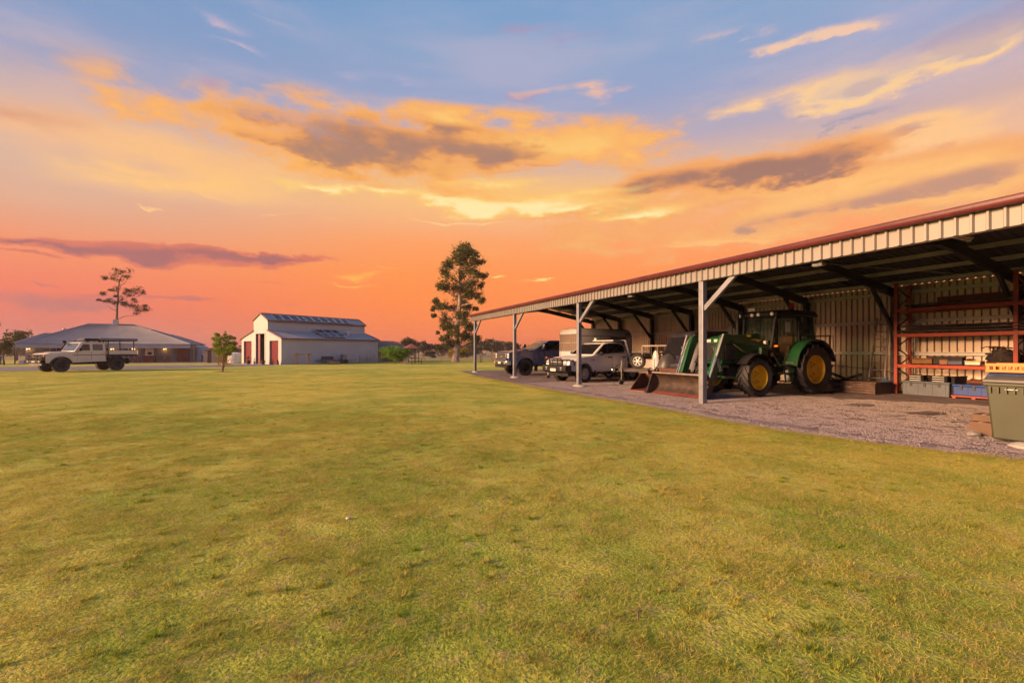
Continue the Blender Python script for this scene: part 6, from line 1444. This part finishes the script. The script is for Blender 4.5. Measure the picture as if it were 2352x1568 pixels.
for i in range(22):
    t_ = -.48 + (i % 8) * .11; z_ = .035 + (i // 8) * .085
    MB().tube([(t_, -1.75 + rg.uniform(-.3, .4), z_), (t_ + rg.uniform(-.03, .03), 0, z_ + rg.uniform(-.005, .03)), (t_, 1.45 + rg.uniform(-.5, .2), z_ + rg.uniform(0, .05))], rg.uniform(.018, .034), 7).build('length', (DK, M['dwood'], M['wood'], M['steel'])[rg.choice((0, 0, 0, 1, 1, 2, 3))], b_)
b_ = thing('pipe_bundle', 'dark pipes on the middle rack shelf at the right edge', 'timber', rl(8.8, -4.5, 2.037), TH)
for i in range(12): MB().tube([(-.4 + (i % 6) * .13, -1.2, .04 + .09 * (i // 6)), (-.4 + (i % 6) * .13, 1.1, .05 + .09 * (i // 6))], .03, 7).build('length', DK, b_)
# bottom shelf: boxes, coils, cages
def boxthing(name, label, cat, t, s, z, w, d, h, m_, lid=None, rz=0):
    o = thing(name, label, cat, rl(t, s, z), TH + rz); MB().box(-d / 2, d / 2, -w / 2, w / 2, 0, h).build('body', m_, o, .012); MB().box(-d / 2 - .01, d / 2 + .01, -w / 2 - .01, w / 2 + .01, h, h + .025).build('lid', lid or m_, o, .006); return o
boxthing('cardboard_box', 'small tan box on the low rack shelf', 'box', 8.6, -1.72, 1.017, .20, .2, .12, mat('cardboard', (.34, .18, .11), .85))
boxthing('parts_tray', 'flat blue tray on the low rack shelf', 'tray', 8.6, -2.02, 1.017, .34, .3, .10, mat('blue_tray', (.09, .11, .20), .6))
boxthing('parts_tray', 'pale tray of fittings on the low rack shelf', 'tray', 8.62, -2.42, 1.017, .36, .3, .10, M['cream'])
boxthing('tool_case', 'long dark tool case behind the boxes on the low rack shelf', 'case', 8.95, -1.6, 1.017, .9, .25, .22, DK)
boxthing('red_case', 'dull yellow and red case on the low rack shelf', 'case', 8.9, -1.05, 1.017, .55, .3, .16, mat('ochre_case', (.20, .10, .02), .6), mat('red_case_lid', (.16, .03, .02), .6))
co = thing('wire_coils', 'heap of dark wire coils at the right end of the low rack shelf', 'wire', rl(8.82, -2.95, 1.017), TH)
for i in range(9):
    z = .04 + i * .05; r_ = .30 - .02 * (i % 3) - (.1 if i > 6 else 0); MB().tube([(r_ * cos(a_ * pi / 10), r_ * sin(a_ * pi / 10) * 1.1, z + .012 * sin(a_ * 2.1 + i)) for a_ in range(21)], .028, 6).build('coil', DK, co)
for i in range(10): MB().tube([(rg.uniform(-.2, .2), rg.uniform(-.25, .25), .42), (rg.uniform(-.25, .25), rg.uniform(-.3, .3), .56), (rg.uniform(-.35, .35), rg.uniform(-.4, .4), .5)], .012, 5).build('loose_end', M['rust'], co)
cg = thing('wire_cages', 'stack of dark wire cages right of the rack upright', 'cages', rl(8.85, -3.85, 1.017), TH); 
for i in range(14): MB().box(-.3, .3, -.35 + i * .05, -.345 + i * .05, 0, .62).build('panel', DK, cg)
for s_ in (-.3, .3): MB().box(s_ - .012, s_ + .012, -.36, .32, .60, .64).build('rail', M['rust'], cg)
# under the rack
gt = mat('grey_tub', (.085, .10, .125), .6, 0, .15, 3); bt = mat('blue_tub', (.008, .045, .22), .5, 0, .12, 3)
def tub(label, s, w, m_, d=.75, h=.40, t=8.62, base=None):
    o = thing('storage_chest', label, 'chest', rl(t, s, .0 if base is None else .09), TH); MB().box(-d / 2, d / 2, -w / 2, w / 2, 0, h - .06).build('body', m_, o, .02); MB().box(-d / 2 - .02, d / 2 + .02, -w / 2 - .02, w / 2 + .02, h - .058, h).build('lid', m_, o, .015)
    for k_ in (-.3, .0, .3): MB().box(-d / 2 - .03, -d / 2 - .005, k_ * w - .03, k_ * w + .03, h - .16, h - .03).build('latch', M['dkst'], o)
    for k_ in (-.42, -.15, .15, .42): MB().box(-d / 2 - .012, -d / 2 - .001, k_ * w - .012, k_ * w + .012, .03, h - .08).build('rib', m_, o)
    return o
tub('long grey storage chest under the rack', -1.36, 1.22, gt, h=.46)
tub('bright blue storage chest on an orange base under the rack', -2.55, .98, bt, h=.34, base=1)
o = thing('low_pallet', 'orange-red base under the blue storage chest', 'pallet', rl(8.6, -2.55, 0), TH)
for i in range(5): MB().box(-.4 + i * .17, -.28 + i * .17, -.52, .52, .05, .088).build('slat', RED, o)
for y in (-.45, 0, .45): MB().box(-.4, .42, y - .04, y + .04, 0, .048).build('bearer', RED, o)
o = thing('black_box', 'tall black box between the grey and blue chests', 'box', rl(8.75, -2.02, 0), TH); MB().box(-.4, .35, -.05, .05, 0, .62).build('body', M['black'], o, .02); MB().box(-.42, .37, -.056, .056, .62, .65).build('lid', M['black'], o)
for s, lab in ((-1.08, 'black slatted trays with white edges on the grey chest, left stack'), (-1.68, 'black slatted trays with white edges on the grey chest, right stack')):
    o = thing('tray_stack', lab, 'trays', rl(8.6, s, .465), TH)
    for i in range(3): MB().box(-.3, .3, -.22, .22, .0 + i * .065, .045 + i * .065).build('tray', M['black'], o); MB().box(-.315, -.302, -.15, .15, .012 + i * .065, .030 + i * .065).build('edge', M['white'], o)
o = thing('canvas_roll', 'crumpled brown canvas on the blue chest', 'canvas', rl(8.6, -2.6, .435), TH); mb = MB(); mb.sphere((0, 0, .06), (.25, .36, .09), 16, 8); mb.v = [(x + .05 * noise.noise(Vector((x * 9, y * 9, z * 9))), y + .05 * noise.noise(Vector((x * 7 + 3, y * 9, z))), z + .05 * noise.noise(Vector((x * 8, y * 8 + 5, z)))) for x, y, z in mb.v]; mb.build('cloth', mat('brown_canvas', (.16, .055, .035), .9), o); MB().tube([(-.2, .2, .12), (0, .24, .15), (.2, .2, .1)], .012, 5).build('strap', M['black'], o)
# blue tarpaulin bag beside the rack
o = thing('tarpaulin_bag', 'crumpled blue tarpaulin bag left of the rack upright', 'bag', rl(8.3, -.25, 0), TH); mb = MB(); mb.sphere((0, 0, .22), (.2, .2, .26), 18, 10); mb.v = [(x + .06 * noise.noise(Vector((x * 9, y * 9, z * 9))), y + .06 * noise.noise(Vector((x * 7 + 3, y * 9, z))), max(0, z + .04 * noise.noise(Vector((x * 8, y * 8 + 5, z))))) for x, y, z in mb.v]; mb.build('body', mat('blue_tarp', (.04, .08, .15), .6, 0, .4, 8), o); MB().tube([(0, 0, .44), (.05, .03, .52)], [.05, .08], 8).build('neck', mat('blue_tarp_neck', (.04, .08, .15), .6), o)

# ------------------------------------------------------------------ ladder and clutter at the back wall
ld = thing('ladder', 'tall aluminium ladder leaning on the back wall beside the rack', 'ladder', W(0, 0, .02), TH)
for s0, s1 in ((.30, .52), (-.20, .12)):
    MB().bar((8.25, s0, 0.0), (9.28, s1, 2.62), .035, .085).build('stile', M['steel'], ld)
for i in range(9):
    f = .08 + i * .105; MB().cyl((8.25 + 1.03 * f, .30 + .22 * f, 2.62 * f), (8.25 + 1.03 * f, -.20 + .32 * f, 2.62 * f), .016, n=8).build('rung', M['steel'], ld)
fr = thing('hanging_frame', 'dark square steel frame hanging on the back wall behind the tractor', 'frame', W(9.30, 2.55, 1.52), TH)
for a_, b_ in (((0, -.34, 0), (0, .40, 0)), ((0, -.34, .55), (0, .40, .55))): MB().bar(a_, b_, .05, .05).build('rail', M['dkst'], fr)
for y in (-.34, .40): MB().bar((.0, y, -.02), (.0, y, .57), .05, .05).build('stile', M['dkst'], fr)
ch = thing('timber_chest', 'low dark-brown timber chest on the ground behind the tractor', 'chest', rl(7.6, .3, 0), TH)
for i in range(4): MB().box(-.45, -.42, -.82, .82, .015 + i * .085, .09 + i * .085).build('board', M['dwood'], ch)
for y in (-.8, .8): MB().box(-.44, .45, y - .02, y + .02, 0, .36).build('end', M['dwood'], ch)
MB().box(-.48, .48, -.86, .86, .362, .40).build('lid', M['dwood'], ch); MB().box(-.475, -.455, -.12, .12, .2, .225).build('handle', M['steel'], ch)
pl = thing('plough_frame', 'black implement frame standing behind the rear tractor wheel', 'implement', rl(8.1, 1.0, 0), TH)
MB().bar((-.3, .6, .75), (-.2, -.2, .42), .07, .08).build('beam', M['black'], pl); MB().bar((-.2, -.2, .42), (-.3, -.75, .62), .07, .08).build('beam', M['black'], pl); MB().bar((-.3, .62, .75), (.3, .2, .1), .05, .05).build('brace', M['black'], pl); MB().bar((-.2, -.2, .42), (.2, -.2, .02), .06, .06).build('leg', M['black'], pl); MB().bar((-.3, .5, .7), (-.45, .75, .02), .06, .06).build('leg', M['black'], pl)
sv = thing('wall_rail', 'thin pipe rail sloping along the back wall behind the ladder', 'rail', W(0, 0, 0), TH); MB().tube([(9.2, 2.4, .92), (9.2, .8, .80), (9.2, -.45, .70)], .016, 6).build('pipe', M['galv'], sv); MB().box(9.18, 9.36, .78, .82, .79, .82).build('bracket', M['galv'], sv)

# ------------------------------------------------------------------ buggy, boards and firewood beyond the loader
bg_ = thing('covered_buggy', 'black covered farm buggy parked behind the loader arm', 'buggy', W(3.95, 4.0, .02), TH + pi)
BK = mat('black_canvas', (.018, .016, .024), .55, 0, .3, 4)
pr = [(1.42, .55), (1.45, .95), (1.15, 1.15), (.72, 2.05), (.5, 2.18), (-1.05, 2.20), (-1.25, 2.08), (-1.3, .55)] 
MB().prism(pr, lambda x, z: -(.70 - max(0, z - 1.1) * .10), lambda x, z: .70 - max(0, z - 1.1) * .10).build('body', BK, bg_, .07, 3)
MB().plate([(1.10, -.56, 1.26), (1.10, .56, 1.26), (.77, .50, 1.95), (.77, -.50, 1.95)], (.02, 0, .012)).build('windscreen', M['dglass'], bg_)
sidepane('side_window', [(.95, 1.2), (.66, 1.92), (.05, 1.98), (.0, 1.2)], lambda x, z: .70 - max(0, z - 1.1) * .10, M['dglass'], bg_)
for s_ in (1, -1):
    for x in (.95, -.85): wheel(bg_, x, s_ * .68, .32, .24, .17, M['black'], 6, s_)
    MB().sphere((1.42, s_ * .48, .92), (.05, .1, .07), 10, 6).build('headlight', M['dkst'], bg_)
MB().tube([(1.45, -.5, .6), (1.58, -.45, .8), (1.58, .45, .8), (1.45, .5, .6)], .03, 8).build('bumper_bar', BK, bg_)
def board(name, label, cat, t0, s0, t1, s1, h, w, m_, th=.09):
    """A long board standing on its tail and leaning."""
    o = thing(name, label, cat, W(t0, s0, .02), TH); d = Vector((t1 - t0, s1 - s0, h)); L = d.length; d.normalize(); u = Vector((-.35, 1, 0)); u = (u - d * u.dot(d)).normalized(); nr = d.cross(u)
    q = []; n = 14; prf = [(0, .30), (.04, .55), (.15, .85), (.4, 1), (.65, .95), (.85, .86), (.95, .60), (1, .12)]
    mb = MB(); ring = 8
    for f, k_ in prf:
        for j in range(ring):
            a_ = 2 * pi * j / ring; q.append(d * (L * f) + u * (cos(a_) * w / 2 * k_) + nr * (sin(a_) * th / 2 * (k_ * .6 + .4)))
    mb.add(q, [(i * ring + j, i * ring + (j + 1) % ring, (i + 1) * ring + (j + 1) % ring, (i + 1) * ring + j) for i in range(len(prf) - 1) for j in range(ring)] + [tuple(range(ring)), tuple(range(len(prf) * ring - 1, (len(prf) - 1) * ring - 1, -1))]); mb.build('hull', m_, o)
    MB().bar(d * (L * .2) + nr * th * .56, d * (L * .8) + nr * th * .56, .02, .006).build('stringer', M['dkst'], o); return o
board('kayak', 'pale grey kayak standing on end against the buggy', 'kayak', 2.35, 3.15, 3.1, 3.2, 2.0, .60, mat('pale_hull', (.20, .20, .23), .45), .28)
board('white_board', 'short white rounded board upright beside the galvanised trailer', 'board', 2.4, 4.55, 2.5, 4.6, 1.45, .30, mat('white_hull', (.36, .36, .38), .4), .10)
tp = thing('grey_cover', 'crumpled grey tarpaulin cover beside the short white board', 'tarpaulin', W(2.75, 4.1, .02), TH); mb = MB(); mb.sphere((0, 0, .62), (.5, .42, .72), 22, 12)
mb.v = [(x + .10 * noise.noise(Vector((x * 4, y * 4, z * 4))), y + .10 * noise.noise(Vector((x * 4 + 3, y * 5, z * 2))), max(0, z)) for x, y, z in mb.v]; mb.build('cloth', mat('grey_tarp', (.05, .05, .055), .5, 0, .2, 6), tp); MB().tube([(-.5, -.1, .3), (-.48, .0, .7), (-.3, .1, 1.2)], .012, 5).build('rope', M['cream'], tp)
fw = thing('firewood_stack', 'stack of split firewood logs seen between the loader arms', 'firewood', W(3.55, 3.0, .02), TH)
rg = random.Random(12); lw = [mat('split_wood_%d' % i, c_, .85, 0, .25, 6) for i, c_ in enumerate(((.30, .17, .10), (.20, .12, .08), (.40, .27, .18)))]
for r_ in range(12):
    for c_ in range(8):
        x = -.52 + c_ * .145 + rg.uniform(-.02, .02); z = .075 + r_ * .135 + rg.uniform(-.012, .012); k_ = rg.uniform(.052, .072)
        MB().cyl((x, -.20 + rg.uniform(-.04, .02), z), (x + rg.uniform(-.03, .03), .2, z), k_, k_ * .92, rg.choice((4, 5, 6))).build('log', rg.choice(lw), fw)
rb = thing('rusty_bucket', 'small rusty digging bucket lying left of the loader bucket', 'bucket', W(1.35, 3.65, .02), TH + pi + .15)
RS = M['rust']
MB().prism([(-.25, .60), (-.42, .42), (-.38, .15), (-.15, .03), (.55, .02), (.55, .05), (-.13, .07), (-.34, .18), (-.37, .40), (-.22, .56)], -.36, .36).build('shell', RS, rb, .004)
for y in (-.36, .36): MB().plate([(-.25, y, .62), (-.42, y, .42), (-.38, y, .15), (-.15, y, .03), (.58, y, .02), (.50, y, .12), (.0, y, .62)], (0, .02 if y > 0 else -.02, 0)).build('side_plate', RS, rb)
MB().box(.50, .66, -.38, .38, .015, .05).build('cutting_edge', mat('red_rust', (.20, .065, .042), .7, .1, .2, 5), rb)
for y in (-.14, .14): MB().plate([(-.42, y, .55), (-.10, y, .60), (-.05, y, .74), (-.2, y, .84), (-.35, y, .78)], (0, .025, 0)).build('hanger', M['steel'], rb)
MB().cyl((-.2, -.2, .76), (-.2, .22, .76), .025, n=10).build('pin', M['steel'], rb)
rp = thing('rusty_plank', 'rusty brown channel lying behind the small digging bucket', 'channel', W(2.15, 3.3, .02), TH); MB().box(-.08, .08, -.75, .75, .62, .80).build('web', M['rust'], rp); 
for y in (-.6, .6): MB().box(-.06, .06, y - .05, y + .05, 0, .62).build('stand', M['rust'], rp)

# ------------------------------------------------------------------ bins and boxes at the right edge
gb_ = drum_bin('olive-green wheelie bin at the right edge of the picture', (8.12, 7.28, .012), (.048, .055, .032), 1.06, .60, R(-62), lidc=(.13, .125, .12))
for i in range(6): MB().box(-.24 + i * .09, -.225 + i * .09, -.375, -.352, .80, .90).build('rib', gb_.children[0].data.materials[0], gb_)
MB().box(-.07, .07, -.362, -.352, .855, .867).build('label_strip', M['white'], gb_)
bb_ = drum_bin('blue recycling bin half hidden behind the green bin', (9.36, 8.42, .02), (.06, .10, .26), 1.06, .60, R(-60))
oc = thing('orange_crate', 'bright orange plastic crate on top of the blue bin', 'crate', (9.34, 8.38, 1.085), R(-60))
OR = mat('orange_plastic', (.60, .175, .006), .45, 0, .08, 4); 
for y in (-.26, .26): 
    MB().box(-.36, .36, y - .012, y + .012, .0, .045).build('side_rail', OR, oc); MB().box(-.38, .38, y - .015, y + .015, .11, .16).build('side_rail', OR, oc)
    for i in range(9): MB().box(-.355 + i * .083, -.325 + i * .083, y - .011, y + .011, .046, .109).build('side_bar', OR, oc)
for x in (-.365, .365):
    MB().box(x - .012, x + .012, -.26, .26, .0, .045).build('end_rail', OR, oc); MB().box(x - .014, x + .014, -.26, .26, .11, .16).build('end_rail', OR, oc)
    for i in range(6): MB().box(x - .011, x + .011, -.24 + i * .092, -.21 + i * .092, .046, .109).build('end_bar', OR, oc)
MB().box(-.36, .36, -.25, .25, .002, .012).build('floor', OR, oc)
CB = mat('brown_cardboard', (.13, .08, .055), .85, 0, .12, 4)
for i, (x, y, z, w_, d_, h_, lab) in enumerate(((8.35, 8.02, .02, .42, .30, .22, 'lower cardboard box on the gravel behind the green bin'), (8.40, 8.06, .245, .36, .28, .12, 'flat cardboard box lying on the lower one behind the green bin'))):
    o = thing('cardboard_box', lab, 'box', (x, y, z), R(25 + 8 * i)); MB().box(-w_ / 2, w_ / 2, -d_ / 2, d_ / 2, 0, h_ - .003).build('carton', CB, o, .004); MB().box(-w_ / 2 - .004, w_ / 2 + .004, -.03, .03, h_ - .0025, h_ - .001).build('tape', M['cream'], o)
pp = thing('crushed_paper', 'scrap of crumpled white paper beside the cardboard boxes', 'paper', (7.95, 7.83, .02), .4); mb = MB(); mb.sphere((0, 0, .035), (.12, .09, .045), 14, 8); mb.v = [(x + .03 * noise.noise(Vector((x * 20, y * 20, z))), y + .03 * noise.noise(Vector((x * 22 + 3, y * 20, z))), max(0, z + .02 * noise.noise(Vector((x * 22, y * 22 + 5, z))))) for x, y, z in mb.v]; mb.build('sheet', mat('grey_paper', (.26, .25, .25), .8), pp, smooth=False)
for i, (x, y, r_) in enumerate(((7.85, 6.62, .12), (7.98, 6.56, .09))):
    o = MB(); o.sphere((0, 0, r_ * .35), (r_ * 1.3, r_, r_ * .5), 14, 8); o.v = [(a_ + .03 * noise.noise(Vector((a_ * 9 + i, b_ * 9, c_ * 9))), b_ + .03 * noise.noise(Vector((a_ * 9, b_ * 9 + 3, c_ * 9))), c_) for a_, b_, c_ in o.v]
    o = o.build('broken_concrete', M['stone']); o.location = (x, y, .01); tag(o, ['larger lump of broken concrete at the foot of the green bin', 'smaller lump of broken concrete at the foot of the green bin'][i], 'rubble')
# ------------------------------------------------------------------ bits lying on the lawn
def ground_at(px_, py_):
    y = F * CH / (py_ - HY); return Vector(((px_ - CX) / F * y, y, 0))
o = MB(); o.sphere((0, 0, .010), (.024, .017, .012), 12, 8); o = o.build('white_pebble', M['cream']); o.location = ground_at(800, 1192); tag(o, 'small white pebble lying on the lawn', 'pebble')
for i, (px_, py_, L_, an, lab) in enumerate(((652, 1293, .13, .5, 'pale dry twig on the lawn left of centre'), (1470, 1420, .10, 1.1, 'pale dry leaf stalk on the near lawn'), (2080, 1335, .12, -.2, 'dry stalk lying on the right side of the lawn'))):
    o = MB(); o.tube([(-L_ / 2, 0, .012), (0, .012, .03), (L_ / 2, -.004, .022)], [.003, .005, .002], 6); o = o.build('twig', M['wood']); o.location = ground_at(px_, py_); o.rotation_euler = (0, 0, an); tag(o, lab, 'twig')
# ------------------------------------------------------------------ evening haze
hz = MB().box(-700, 700, -120, 700, -3.5, 24).build('haze', mat('haze_skin', (.5, .5, .5)), recalc=True, smooth=False)
hm = bpy.data.materials.new('haze'); hm.use_nodes = True; nt = hm.node_tree; nt.nodes.clear()
pv = nt.nodes.new('ShaderNodeVolumePrincipled'); pv.inputs['Color'].default_value = (.60, .48, .48, 1); pv.inputs['Density'].default_value = .00055; pv.inputs['Anisotropy'].default_value = .2
ou = nt.nodes.new('ShaderNodeOutputMaterial'); nt.links.new(pv.outputs[0], ou.inputs['Volume'])
hz.data.materials.clear(); hz.data.materials.append(hm); structure(hz, 'stuff'); tag(hz, 'thin mauve evening haze over the paddocks', 'haze')
print('objects', len(bpy.data.objects))
